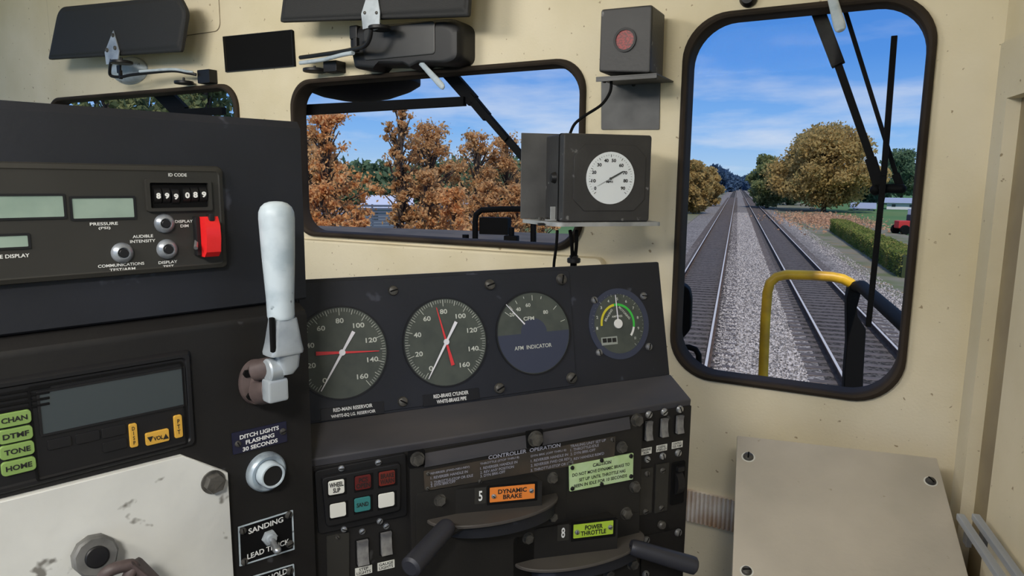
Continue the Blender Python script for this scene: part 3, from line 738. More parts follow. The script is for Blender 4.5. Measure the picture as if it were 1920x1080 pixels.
text(t, 'TRAIN HOLD', 500, 1086, 80, 11, n=.0022)
for x, y in ((457, 1094), (543, 1070)): screw(t, x, y, 7, .0015, BOLT)

# independent brake handle
t = T('brake_lever', 'tall pale grey-white brake lever with rounded grip in front of the left stand', 'brake lever', LSL, 478, 715)
k = t.wid(478, 715, 62)/2
B().lathe([(k, 0), (k*1.02, .004), (k*.95, .010), (k*.55, .013), (k*.5, .03), (k*.45, .032)], Matrix.Diagonal((1, 1.35, 1, 1)), 36).build('flange', CAST, t, 'brown round flange')
b = B()
for x, y in ((462, 700), (468, 742)): a = t.p(x, y, .010); b.cyl(a, a+V((0, 0, .004)), .0055, n=6)
b.build('flange_bolts', MATTE, t)
a = t.p(476, 695, .03); e = t.p(514, 688, .055)
B().cyl(a, e, .0145, n=20, bev=.003).build('shaft', CAST, t)
B().cyl(t.p(488, 733, .018), t.p(514, 730, .050), .019, .017, n=24, bev=.003).build('lower_hub', CAST, t)
c0 = t.p(516, 730, .06); hw_ = t.wid(516, 730, 36)/2; hh_ = t.hei(516, 730, 44)/2*.92
B().box(c0, (hw_*2, hh_*2, .022), .004).build('latch_block', ALLOY, t)
c1 = t.p(513, 692, .06)
B().cyl(c1-V((.010, 0, 0)), c1+V((.010, 0, 0)), .015, n=20, bev=.002).build('pivot', ALLOY, t)
N_ = .068
def ringat(px, py, wpx, dz, n=N_, k=16, p=2.0):
    q = t.p(px, py, n); w_ = t.wid(px, py, wpx)/2; out = []
    for i in range(k):
        a_ = 2*pi*i/k; cs, sn = cos(a_), sin(a_)
        out.append(V((q.x+w_*abs(cs)**(2/p)*(1 if cs > 0 else -1), q.y, q.z+dz*abs(sn)**(2/p)*(1 if sn > 0 else -1))))
    return out
b = B(); b.loft([ringat(537, 700, 20, .008, p=3), ringat(540, 688, 32, .011, p=3), ringat(538, 664, 40, .013, p=3), ringat(535, 658, 42, .014, p=4)]); b.build('neck', ALLOY, t)
b = B(); b.loft([ringat(531, 662, 58, .016, p=5), ringat(531, 657, 59, .017, p=5), ringat(531, 640, 52, .016, p=5), ringat(530, 596, 40, .014, p=4)]); b.build('socket', ALLOY, t)
q = t.p(511, 628, N_+.012); B().box(q, (.006, .045, .006), .001).build('socket_slot', MATTE, t)
g = []
for y, w_ in ((597, 40), (592, 43), (560, 44), (520, 48), (480, 52), (440, 55), (410, 57), (398, 56), (388, 49), (381, 36), (378, 20), (377.2, 6)):
    x = 527-(597-y)*.045
    g.append(ringat(x, y, w_, t.wid(x, y, w_)/2, k=24))
B().loft(g).build('grip', HANDLE, t)

# ------------------------------------------------------------------ gauge console
uR_ = GP.L(1257, 705).x; uTR = GP.L(1236, 490).x; uL_ = GP.L(560, 800).x - .03
vT_ = GP.L(1236, 490).y
t = T('gauge_console', 'dark sloped gauge console with a ledge, between the left stand and the right window', 'console', GP, loc=GP.W(uR_, 0))
Lw = uL_-uR_
b = B(); b.hexa([(Lw, 0, 0), (0, 0, 0), (uTR-uR_, vT_, 0), (Lw, vT_, 0), (Lw, -.02, -.16), (.0, -.02, -.16), (uTR-uR_, vT_-.01, -.10), (Lw, vT_-.01, -.10)], .004)
b.build('gauge_panel', DARK2, t)
def gw(p): return t.w(p)
# ledge between the gauge panel and the lower panel, in world shape
def LPw(u, v, n=0): return t.w(LP.W(u, v, n))
lR = LP.L(1297, 745).x; lL = LP.L(570, 850).x-.02
a0, a1 = t.w(GP.W(uL_, .004, .001)), t.w(GP.W(uR_, .004, .001))
b = B(); b.hexa([LPw(lL, -.0, 0), LPw(lR, 0, 0), a1, a0, LPw(lL, -.20, -.02), LPw(lR, -.20, -.02), LPw(lR, -.20, -.12), LPw(lL, -.20, -.12)], .003)
b.build('ledge', LEDGE, t)
b = B(); b.hexa([LPw(lL, -.012, .0015), LPw(lR, -.012, .0015), LPw(lR-.0, -.012, -.30), LPw(lL, -.012, -.15), LPw(lL, -1.15, .0015), LPw(lR, -1.15, .0015), LPw(lR, -1.15, -.30), LPw(lL, -1.15, -.15)], .002)
b.build('lower_panel', DARK, t)
LP = LP.off(.0015)

tp = T('instrument_plate', 'slightly raised dark plate around the three large gauges', 'panel', GP, 830, 640)
P = [tuple(tp.p(*k).xy) for k in ((560, 797), (1072, 727), (1058, 505), (1040, 505), (560, 535))]
P = [tuple(tp.p(*k).xy) for k in ((560, 793), (1080, 722), (1066, 507), (560, 530))]
B().prism(roundpoly(P, [.001, .008, .008, .001]), 0, .0025, .001).build('plate_board', DARK2, tp)
for x, y in ((737, 545), (918, 534), (1052, 524), (755, 753), (936, 728), (1071, 709)): screw(tp, x, y, 9.5, .0025, BOLT)

def bezel(t, r, z=.0025, d=.004):
    B().ring(circle(0, 0, r*1.035, 56), circle(0, 0, r, 56), 0, z+.0012).build('bezel', BLACK, t)
    return B().prism(circle(0, 0, r, 56), -.001, z-.0006).build('dial', DIAL, t)
def needle(t, a, l1, l0, w1, w0, z, m, name='pointer', hub=.0042):
    """pointer: thin end at angle a (deg), wide tail opposite"""
    a = radians(a); ux = V((cos(a), sin(a))); b = B()
    b.line((0, 0), ux*l1, w1*1.3, z, w1*.4); b.line((0, 0), -ux*l0, w0*.55, z, w0)
    if hub: b.prism(circle(0, 0, hub, 20), z-.001, z+.0008)
    return b.build(name, m, t, smooth=False)
def duplex(cx, cy, rpx, label, red, white, gname):
    t = T('pressure_gauge', label, 'gauge', GP, cx, cy, n=.0026, group='duplex air pressure gauges')
    r = t.hei(cx, cy, 2*rpx)/2; t.r = r
    d_ = bezel(t, r, .001)
    b = B()
    for i in range(81):
        a = radians(234-288*i/80); big = i % 10 == 0; mid = i % 5 == 0
        r1 = .975; r0 = .82 if big else (.86 if mid else .90)
        b.line((r*r1*cos(a), r*r1*sin(a)), (r*r0*cos(a), r*r0*sin(a)), .0009 if mid else .0006, .0007)
    for i in range(9):
        a = radians(234-288*i/8); s_ = str(20*i)
        addtext(b, s_, .70*r*cos(a), .70*r*sin(a), r*.075*len(s_)+.002, r*.11, .0010, bold=.02)
    b.build('markings', mat('dial_print', c(196, 200, 192), .6), d_, smooth=False)
    WN = mat('pointer_white', c(230, 230, 238), .5); RN = mat('pointer_red', c(214, 56, 60), .5)
    needle(t, red[0], r*.82, r*.56, .0030, .0065, .0022, RN, hub=0).name = 'red_pointer'
    needle(t, white[0], r*.94, r*.52, .0035, .0060, .0032, WN, hub=.0052).name = 'white_pointer'
    return t
duplex(641, 661, 86, 'round gauge with white and red pointers above the RED-MAIN RESERVOIR placard', (-3,), (237,), '')
duplex(836, 641, 82, 'round gauge with white and red pointers above the RED-BRAKE CYLINDER placard', (102,), (238,), '')
def placard(pts, l1, l2, c1, c2, w1, w2, label):
    t = T('placard', label, 'placard', GP, sum(p[0] for p in pts)/4, sum(p[1] for p in pts)/4, n=.0025, group='gauge placards')
    plate(t, pts, 0, .0015, BLACK, 'plate_face', .001, .0004)
    text(t, l1, *c1, w1, 7, n=.002, bold=.02); text(t, l2, *c2, w2, 7, n=.002, bold=.02)
placard([(602, 790), (721, 775), (720, 752), (601, 767)], 'RED-MAIN RESERVOIR', 'WHITE-EQ LG. RESERVOIR', (662, 764.5), (663, 776.2), 74, 84, 'black placard lettered RED-MAIN RESERVOIR, WHITE-EQ LG. RESERVOIR')
placard([(794, 763), (900, 748), (898, 727), (793, 741)], 'RED-BRAKE CYLINDER', 'WHITE-BRAKE PIPE', (846, 739.5), (847, 750), 66, 56, 'black placard lettered RED-BRAKE CYLINDER, WHITE-BRAKE PIPE')

t = T('flow_gauge', 'round gauge with grey-green upper half and navy lower half lettered AFM INDICATOR', 'gauge', GP, 1001, 624, n=.0026)
r = t.hei(1001, 624, 153)/2; d_ = bezel(t, r, .001)
b = B(); P = [(r*.985*cos(a), r*.985*sin(a)) for a in [pi+pi*i/30 for i in range(31)]]
P = [(x, y+0) for x, y in P]; P = P + [(r*.36*cos(a), r*.36*sin(a)) for a in [pi*i/16 for i in range(17)]]
b.face([(x, y, .0008) for x, y in P]); b.build('navy_half', NAVY, d_, smooth=False)
b = B()
for a, r0 in ((143, .78), (131, .80), (118, .84), (103, .88), (88, .80), (72, .86), (42, .80), (16, .80)):
    a = radians(a); b.line((r*.93*cos(a), r*.93*sin(a)), (r*r0*cos(a), r*r0*sin(a)), .0010, .0012)
for s_, x, y in (('20', 960, 590), ('40', 972, 580), ('60', 990, 572), ('80', 1023, 585)): text(t, s_, x, y, 9, 7, n=.0013, b=b)
text(t, 'CFM', 991.5, 597, 20, 7, n=.0013, b=b); text(t, 'AFM  INDICATOR', 1000, 650, 70, 7.5, n=.0013, b=b, bold=.01)
b.build('markings', mat('dial_print', c(196, 200, 192), .6), d_, smooth=False)
b = B(); b.line(t.p(983, 608).xy, t.p(948, 571).xy, .0026, .002, .0012); b.build('pointer', MATS['pointer_white'], t, smooth=False)

t = T('current_gauge', 'smaller round gauge with yellow and green arc at the right end of the console', 'gauge', GP, 1161, 607)
r = t.hei(1161, 607, 130)/2; 
B().ring(circle(0, 0, r*1.03, 56), circle(0, 0, r*.86, 56), 0, .0015).build('bezel', NAVY, t)
d_ = B().prism(circle(0, 0, r*.9, 56), -.001, .0008).build('dial', DIAL, t)
o0 = t.p(1158, 607).xy
def arc(a0, a1, r0, r1, m, name, n=20):
    b = B(); P = [(o0.x+r1*cos(radians(a0+(a1-a0)*i/n)), o0.y+r1*sin(radians(a0+(a1-a0)*i/n))) for i in range(n+1)]
    P += [(o0.x+r0*cos(radians(a1+(a0-a1)*i/n)), o0.y+r0*sin(radians(a1+(a0-a1)*i/n))) for i in range(n+1)]
    b.face([(x, y, .0012) for x, y in P]); b.build(name, m, d_, smooth=False)
arc(182, 98, r*.52, r*.59, mat('yellow_arc', c(206, 196, 50), .5), 'yellow_arc'); arc(98, -14, r*.52, r*.59, mat('green_arc', c(60, 190, 70), .5), 'green_arc')
arc(-14, -42, r*.52, r*.59, WHITE, 'white_arc', 8)
b = B()
for i in range(33):
    a = radians(190-240*i/32); k = .80 if i % 4 == 0 else .86
    b.line((o0.x+r*.88*cos(a), o0.y+r*.88*sin(a)), (o0.x+r*k*cos(a), o0.y+r*k*sin(a)), .0005, .0012)
for i in range(10):
    a = radians(186-226*i/9); addtext(b, str(i+1 if i < 9 else 10), o0.x+r*.72*cos(a), o0.y+r*.72*sin(a), r*.06, r*.08, .0012)
text(t, 'AMPERES', 1157, 593, 20, 4, n=.0013, b=b); addtext(b, 'MOTORING', o0.x+r*.26, o0.y+r*.30, r*.5, r*.07, .0013, rot=radians(-48)); addtext(b, 'BRAKING', o0.x-r*.29, o0.y+r*.27, r*.42, r*.07, .0013, rot=radians(50))
b.build('markings', MATS['dial_print'], d_, smooth=False)
o_ = prect(t, 1143, 639, 30, 15, .0008, .0016, mat('counter_grey', c(150, 156, 150), .5), 'counter', .0006, .0002)
for k in (-9, 0, 9): prect(t, 1143+k, 638-k*.06, 7.5, 8, .0014, .002, INK, 'counter_digit', .0004, .0001, parent=o_)
b = B(); b.line(o0, t.p(1152, 553).xy, .0028, .003, .0016); b.build('pointer', MATS['pointer_white'], t, smooth=False)
B().prism([(o0.x+x, o0.y+y) for x, y in circle(0, 0, t.wid(1158, 607, 15)/2, 24)], .0012, .0045, .001).build('hub', WHITE, t)
for x, y in ((1114, 563), (1206, 555), (1123, 661), (1216, 650)): screw(t, x, y, 6, 0, STEEL)

# ------------------------------------------------------------------ lower panel of the console
t = T('indicator_box', 'black box of six square indicator lights under the ledge', 'indicator panel', LP, 678, 922)
plate(t, [(597, 1003), (764, 967), (762, 850), (590, 884)], 0, .006, PANEL if False else BLACK, 'base_plate', .006, .002)
plate(t, [(612, 990), (752, 958), (752, 868), (603, 897)], .005, .015, BLACK, 'raised_cover', .007, .003)
zc = .015
LT = [('WHEEL\nSLIP', 631, 914, OFFW, 'white indicator lettered WHEEL SLIP'), ('PCS\nOPEN', 681, 905, mat('dark_red_lens', c(84, 22, 22), .4), 'dark red indicator lettered PCS OPEN'), ('BRAKE\nWARN', 726, 897, mat('dim_red_lens', c(104, 34, 26), .4), 'dark red indicator lettered BRAKE WARN'),
      ('', 634, 957, OFFW, 'blank white indicator'), ('SAND', 680, 946, mat('teal_lens', c(50, 116, 116), .4), 'teal indicator lettered SAND'), ('', 725, 938, OFFW, 'blank white indicator')]
for s_, x, y, m, lab in LT:
    x0, y0, x1, y1 = rectpx(t, x+1, y, 36, 31, zc); B().prism(rrect(x0, y0, x1, y1, .001, 3), zc-.001, zc+.0004).build('light_recess', MATTE, t)
    o_ = prect(t, x, y, 30, 26, zc-.001, zc+.0018, m, 'indicator_light', .003, .0012, label=lab)
    if s_: text(t, s_, x, y, 26 if len(s_) > 5 else 22, 19 if '\n' in s_ else 8, INK, n=zc+.0022, parent=o_, bold=.03)
for x, y in ((640, 878), (709, 867), (645, 992), (712, 977)): screw(t, x, y, 6, .006, BRIGHT)

def rocker(x, y, w_, h_, label, name4, sx, sy, s1, s2=None, lab_y=None, group='rocker switches of the console'):
    t = T('rocker_switch', label, 'switch', LP, x, y, group=group)
    hw2 = t.wid(x, y, w_)/2; hh2 = t.hei(x, y, h_)/2
    B().prism(rrect(-hw2*1.25, -hh2*1.15, hw2*1.25, hh2*1.05, .002, 3), 0, .002, .0006).build('frame', MATTE, t)
    b = B(); b.loft([[(sx_, -hh2, .002), (sx_, -hh2, .010), (sx_, -hh2*.4, .0065), (sx_, hh2*.5, .0055), (sx_, hh2*.97, .0075), (sx_, hh2, .002)] for sx_ in (-hw2, hw2)])
    b.build('rocker', mat('rocker_grey', c(140, 140, 140), .25, .3, col2=c(110, 110, 112), scale=60), t)
    screw(t, sx, sy, 6, 0, BRIGHT)
    if s2: screw(t, *s2, 5.5, 0, BRIGHT)
    return t
def tag_label(cx, cy, w_, h_, s_, label, n=0):
    t = T('switch_tag', label, 'label', LP, cx, cy, n=n, group='small white switch name tags')
    prect(t, cx, cy, w_, h_, 0, .0006, OFFW, 'tag', .0005, .0002); text(t, s_, cx, cy, w_*.84, h_*.8, INK, n=.0009, bold=.02)
rocker(679, 1033, 21, 44, 'left grey rocker switch above the STEP LIGHTS tag', 0, 679, 996, 0)
rocker(723, 1016, 20, 40, 'right grey rocker switch above the GAUGE LIGHTS tag', 0, 724, 986, 0)
rocker(1214, 806, 12, 34, 'rocker switch above the ENGINE RUN tag', 0, 1216, 777, 0, (1213, 861))
rocker(1243, 800, 12, 33, 'rocker switch above the GEN. FIELD tag', 0, 1245, 772, 0, (1242, 855))
rocker(1272, 794, 12, 32, 'rocker switch above the CONTROL & FUEL PUMP tag', 0, 1274, 767, 0, (1271, 849))
tag_label(682, 1070, 32, 15, 'STEP\nLIGHTS', 'white tag lettered STEP LIGHTS')
tag_label(724, 1060, 32, 15, 'GAUGE\nLIGHTS', 'white tag lettered GAUGE LIGHTS')
tag_label(1212, 846, 20, 12, 'ENGINE\nRUN', 'white tag lettered ENGINE RUN'); tag_label(1241, 840, 20, 12, 'GEN.\nFIELD', 'white tag lettered GEN. FIELD'); tag_label(1270, 834, 20, 12, 'CONTROL\nFUEL PUMP', 'white tag lettered CONTROL FUEL PUMP')
def cover(pts, scs, label):
    t = T('cover_plate', label, 'cover plate', LP, sum(p[0] for p in pts)/4, sum(p[1] for p in pts)/4, group='narrow blank cover plates')
    plate(t, pts, 0, .003, PANEL, 'plate_board', .001, .0006)
    for x, y in scs: screw(t, x, y, 4.5, .003, BOLT)
cover([(1199, 967), (1222, 961), (1225, 877), (1202, 880)], ((1213, 888), (1210, 959)), 'left of the two narrow blank plates below the right-hand rocker switches')
cover([(1228, 963), (1251, 957), (1255, 868), (1231, 872)], ((1242, 882), (1240, 952)), 'right of the two narrow blank plates below the right-hand rocker switches')
cover([(615, 1180), (655, 1175), (655, 998), (612, 1006)], ((633, 1007),), 'dark blank strip left of the STEP LIGHTS switch')
t = T('reverser_slot', 'tall black curved slot at the right end of the console', 'slot', LP, 1270, 905)
x0, y0, x1, y1 = rectpx(t, 1270, 905, 24, 78); B().prism(rrect(x0, y0, x1, y1, .003), 0, .003, .001).build('slot_frame', MATTE, t)
B().cyl((x0*.5, 0, -.016), (x1*.5, 0, -.016), .030, n=36).build('slot_drum', BLACK, t)
B().box((0, y1*.72, .006), (x1*1.0, .010, .010), .002).build('slot_tab', BLACK, t)
t = T('panel_knob', 'small dark round knob below the two narrow blank plates', 'knob', LP, 1239, 983)
B().lathe([(.0085, 0), (.0085, .006), (.006, .009), (.0001, .0095)], n=20).build('knob_body', BOLT, t)
t = T('access_plate', 'dark plate with screws at the bottom right end of the console', 'cover plate', LP, 1240, 1050)
plate(t, [(1200, 1180), (1276, 1165), (1280, 990), (1203, 1007)], 0, .003, DARK, 'plate_board', .002, .0006)
for x, y in ((1271, 998), (1211, 1012), (1210, 1076), (1273, 1062)): screw(t, x, y, 6, .003, STEEL)

# controller
t = T('controller', 'dark controller housing with bolts, two half-round quadrants and two levers', 'controller', LP, 985, 930)
P = [(q.x, q.y) for q in (t.p(*k, .012) for k in ((775, 1190), (1195, 1110), (1205, 790), (1203, 780), (768, 853)))]
B().prism(roundpoly([P[0], P[1], P[2], P[4]], [.001, .001, .008, .008]), 0, .012, .0015).build('housing', DARKG, t)
for nm_, pp_ in (('upper_subplate', ((780, 1190), (1062, 1140), (1062, 872), (780, 926))), ('lower_subplate', ((962, 1190), (1199, 1140), (1199, 960), (962, 1008)))):
    P = [tuple(t.p(*k, .014).xy) for k in pp_]; B().prism(roundpoly(P, [.001, .001, .001, .008]), .011, .0138, .0008).build(nm_, DARKG, t)
P = [tuple(t.p(*k, .012).xy) for k in ((795, 876), (1180, 804), (1180, 783), (792, 853))]
a = B(); a.loft([[(P[0][0], P[0][1], .012), (P[0][0], P[0][1]+.001, .016), (P[3][0], P[3][1]+.002, .012)], [(P[1][0], P[1][1], .012), (P[1][0], P[1][1]+.001, .016), (P[2][0], P[2][1]+.002, .012)]]).build('bevel_strip', LEDGE, t)
for x, y, r_ in ((782, 860, 13), (1003, 822, 13), (1193, 787, 10), (1165, 838, 9), (824, 937, 11), (1035, 895, 9.5), (1189, 912, 9), (1035, 968, 9), (989, 1008, 10), (1173, 962, 9.5), (1185, 1056, 9.5), (1140, 1075, 9.5)):
    screw(t, x, y, r_, .012 + (.004 if y < 870 and x < 1100 else 0), BOLT, hexa=True)
for (x, y) in ((782, 861), (1003, 823)):
    prect(t, x, y, 30, 30, .011, .0165, MATTE, 'bolt_seat', .002, .0006)
def quadrant(name, chordL, chordR, front, tagpx, tcol, lines, block, hand, label, drum_drop, num, tagw, lean):
    """block: front-face pixels of the wedge; chord: pixels where the half disc meets the housing"""
    root = t
    a, e = t.p(*chordL, .012), t.p(*chordR, .012); yv = (a.y+e.y)/2; cx_ = (a.x+e.x)/2; R1 = abs(e.x-a.x)/2
    depth = front
    b = B(); n = 40
    ring1 = [(cx_+R1*cos(pi+pi*i/n), .012+depth*sin(pi*i/n)) for i in range(n+1)]
    pts = [(a.x, .008)]+ring1+[(e.x, .008)]
    b.loft([[(x, yv-.005, z) for x, z in pts], [(x, yv-.0015, z) for x, z in pts], [(cx_+(x-cx_)*.985, yv, .008+(z-.008)*.985) for x, z in pts]])
    q = b.build(name+'_quadrant', QUAD, t, label)
    b = B(); k = .86
    pts2 = [(cx_+R1*.10+(x-cx_)*k, .008+(z-.008)*k) for x, z in pts]
    b.loft([[(x, yv-.030, z) for x, z in pts2], [(x, yv-.006, z) for x, z in pts2]]); b.build('drum', DARK2, q)
    # wedge block carrying the name tag: flush with the housing at its left end, standing out at its right end
    A = t.fr.P(*block[0], t.n0+.0115); C = t.fr.P(*block[1], t.n0+.012+.034); zb_ = t.root.matrix_world.translation.z if False else (t.at+t.fr.v*yv).z
    ud = C-A; ud.z = 0; zt_ = t.fr.P(*block[2], t.n0+.046).z; zl_ = t.fr.P(*block[3], t.n0+.0115).z
    WFr = Fr((A.x, A.y, zb_), ud, ZZ); Ln = ud.length; hw_ = (zt_+zl_)/2-zb_
    Bk = C-t.fr.n*.034
    loc_ = WFr.M(WFr.o); inv = loc_.inverted()
    q3 = inv @ V((Bk.x, Bk.y, zb_)); b = B()
    tri = [(0, 0), (Ln, 0), (q3.x, q3.z)]
    b.loft([[V((x, y, z)) for x, z in tri] for y in (0, hw_)])
    blk = b.build(name+'_block', DARKG, None); blk.parent = t.root; blk.matrix_parent_inverse = Matrix(); blk.matrix_local = t.fr.M(t.at).inverted() @ loc_
    w_T = T.__new__(T); w_T.fr = WFr; w_T.at = WFr.o; w_T.n0 = 0; w_T.root = blk
    tx, ty = tagpx
    o_ = prect(w_T, tx, ty, tagw*1.12, 36, 0, .001, MATTE, 'tag_seat', .001, .0004, parent=blk)
    o_ = prect(w_T, tx, ty, tagw, 27 if tagw > 80 else 25, .0005, .0025, tcol, 'name_tag', .001, .0004, parent=blk)
    text(w_T, lines, tx, ty, tagw*.64, 19, INK, n=.003, parent=blk, bold=.03)
    for s_ in (-1, 1): screw(w_T, tx+s_*tagw*.42, ty-s_*tagw*.42*.15, 4.5, .0025, BRIGHT, parent=blk)
    prect(w_T, num[0], num[1], 22, 30, 0, .001, PANEL, 'position_window', .001, .0004, parent=blk)
    text(w_T, num[2], num[0], num[1], 7, 19, WHITE, n=.0016, parent=blk)
    # lever
    (hx0, hy0, hn0), (hx1, hy1, hn1), rr = hand
    p0 = t.p(hx0, hy0, hn0); p1 = t.p(hx1, hy1, hn1); dd = (p1-p0).normalized()
    b = B(); b.lathe([(rr*.75, -.004), (rr*.86, 0), (rr*.92, .01), (rr, (p1-p0).length*.92), (rr*.97, (p1-p0).length*.97), (rr*.7, (p1-p0).length)], Matrix.Translation(p0) @ dd.to_track_quat('Z', 'Y').to_matrix().to_4x4(), 20)
    b.build('lever_grip', mat('lever_black', c(44, 45, 52), .45), t, 'black lever grip')
    pr = V((cx_, yv-.003, .012)); b = B()
    mid = V((p0.x, yv-.008, p0.z))
    b.tube([pr+(mid-pr)*.6, mid, p0-dd*.0, p0+dd*.006], .006, 10, sub=5).build('lever_arm', BLACK, t)
    return q
quadrant('dynamic_brake', (800, 972), (1042, 925), .058, (961, 925), mat('orange_tag', c(222, 128, 52), .5), 'DYNAMIC\nBRAKE', [(843, 955), (1016, 934), (1016, 903), (843, 919)], ((838, 988, .058), (768, 1066, .13), .0165), 'upper half-round quadrant plate', .02, (901, 930, '5'), 84, 0)
quadrant('power_throttle', (965, 1052), (1203, 1000), .060, (1113, 993), mat('lime_tag', c(166, 196, 60), .5), 'POWER\nTHROTTLE', [(990, 1028), (1158, 1003), (1158, 972), (990, 995)], ((1186, 1026, .056), (1306, 1062, .11), .0165), 'lower half-round quadrant plate', .02, (1056, 999, '8'), 74, 0)

t = T('instruction_plate', 'long dark engraved plate headed CONTROLLER OPERATION', 'plate', LP, 975, 863, n=.0125)
plate(t, [(797, 921), (1152, 860), (1155, 818), (795, 884)], 0, .003, mat('engraved_plate', c(50, 46, 42), .45, col2=c(66, 58, 50), scale=14), 'plate_face', .004, .0008)
PT = mat('engraved_print', c(150, 152, 166), .6)
b = B(); text(t, 'CONTROLLER  OPERATION', 985, 846, 134, 7, n=.0035, b=b)
for cx_, cy_, ls in ((846, 887, ('REVERSER (FWD-NEU-REV)', '1. REVERSER HANDLE IN', '2. THROTTLE-STOP OR IDLE', '3. DYN BRK-OFF')), (939, 869, ('THROTTLE (STOP THRU 8)', '1. REVERSER HANDLE IN', '2. REV ANY POSITION', '3. DYN BRK-OFF')), (1034, 855, ('DYN BRK (OFF THRU 8)', '1. REVERSER HANDLE IN', '2. REVERSER FWD OR REV', '3. THROTTLE-STOP OR IDLE')), (1108, 836, ('TRAILING UNIT SET UP', '1. THROTTLE-IDLE', '2. DYN BRK-OFF', '3. REV HANDLE REM\'D'))):
    for i, l in enumerate(ls):
        w_ = len(l)*3.3; text(t, l, cx_-(38-w_/2), cy_-5+i*8.2, w_, 5, n=.0035, b=b, bold=.01)
b.build('lettering', PT, t, smooth=False)
for x, y in ((803, 888), (802, 916), (1148, 824), (1068, 868), (900, 902)): screw(t, x, y, 4, .003, BOLT)
t = T('caution_sign', 'pale green sign headed CAUTION about the dynamic brake and throttle', 'sign', LP, 1128, 886, n=.0125)
plate(t, [(1069, 922), (1187, 899), (1188, 850), (1068, 873)], .002, .0055, mat('pale_green_sign', c(176, 204, 146), .5, col2=c(190, 214, 170), scale=40, mix=(.4, .7)), 'sign_plate', .001, .0006)
b = B()
for s_, x, y, w_, h_ in (('CAUTION', 1129, 869, 34, 6.5), ('DO NOT MOVE DYNAMIC BRAKE TO', 1128, 880.5, 106, 6), ('SET UP  UNTIL THROTTLE HAS', 1130, 891, 86, 6), ('BEEN IN IDLE FOR 10 SECONDS', 1127, 901.5, 98, 6)): text(t, s_, x, y, w_, h_, n=.0059, b=b, bold=.02)
q0, q1 = t.p(1112, 874.5, .006), t.p(1146, 873, .006); b.line(q0.xy, (q1.x, q0.y), .0004, .0057)
b.build('lettering', INK, t, smooth=False)
for x, y in ((1073, 877), (1183, 855), (1128, 863), (1183, 893), (1128, 908), (1073, 916)): screw(t, x, y, 3.5, .0055, BLACK)

# ------------------------------------------------------------------ cream sloping cover box and items by the right wall
YB = 1.60
TOPL = Fr((0, YB, 0), AX, ZZ)
a = TOPL.P(1382, 816); e = TOPL.P(1757, 859)
sl_ = radians(25.7)
BX = Fr(a, AX, (0, cos(sl_), sin(sl_)))
t = T('sloping_box', 'cream metal box with a sloping bolted lid below the right window', 'box', BX, loc=a)
w_ = e.x-a.x; Ll = .62
h0 = a.z
b = B()
vdn = BX.v
def bp(x, s_, dn=0): # x across, s_ down the slope, dn below (world)
    p = a + AX*x - vdn*s_ - ZZ*dn; return t.w(p)
b.hexa([bp(0, 0), bp(w_, 0), bp(w_, Ll), bp(0, Ll), bp(0, 0, .009), bp(w_, 0, .009), bp(w_, Ll, .009), bp(0, Ll, .009)], .0025)
b.build('lid', LID, t)
zf_ = a.z-Ll*sin(sl_)
foot = lambda x, s_: t.w(V((a.x+x, (a-vdn*s_).y, 0)))
b = B(); b.hexa([bp(.006, .006, .009), bp(w_-.006, .006, .009), bp(w_-.006, Ll-.006, .009), bp(.006, Ll-.006, .009), foot(.006, .006), foot(w_-.006, .006), foot(w_-.006, Ll-.006), foot(.006, Ll-.006)])
b.build('body', LID, t, smooth=False)
for x, y in ((1403, 857), (1745, 903), (1400, 1071)):
    sc_ = screw(t, x, y, 10, 0, BOLT); q = t.p(x, y, 0); rr = t.wid(x, y, 26)/2
    B().ring([(q.x+p, q.y+s_) for p, s_ in circle(0, 0, rr, 24)], [(q.x+p, q.y+s_) for p, s_ in circle(0, 0, rr*.8, 24)], 0, .0008).build('washer', OFFW, t)
t = T('heater_grille', 'short ribbed metal grille low on the front wall between console and sloping box', 'grille', WALL, 1330, 955)
x0, y0, x1, y1 = rectpx(t, 1322, 952, 130, 58)
B().box(((x0+x1)/2, (y0+y1)/2, .004), (x1-x0, y1-y0, .008), .001).build('back', GRILLE, t)
b = B(); n = 16
for i in range(n): x = x0+(i+.5)*(x1-x0)/n; b.cyl((x, y0, .010), (x, y1, .010), (x1-x0)/n*.36, n=10)
b.build('ribs', GRILLE, t)
zz = SIDE.P(1872, 1015, .050).z
FL = Fr((0, 0, zz), AX, (0, 1, 0))
for lab, p0, p1 in (('metal rail along the right wall nearest the sloping box', (1797, 962), (1905, 1110)), ('metal rail along the right wall nearest the wall', (1824, 962), (1935, 1100))):
    A0 = FL.P(*p0); A1 = FL.P(*p1); xm = (A0.x+A1.x)/2
    t = T('wall_rail', lab, 'rail', WORLD, loc=(xm, min(A0.y, CY-.05), zz), group='metal rails along the right wall')
    B().box((0, -.7, -.006), (.013, 1.4, .012), .002).build('rail_bar', mat('rail_aluminium', c(176, 182, 190), .45, .1, col2=c(150, 155, 162), scale=20, stretch=(1, .1, 1)), t)
    for y in (-.05, -.7, -1.3): B().box((.0, y, -.02), (.008, .02, .03)).build('bracket', GREYP, t)
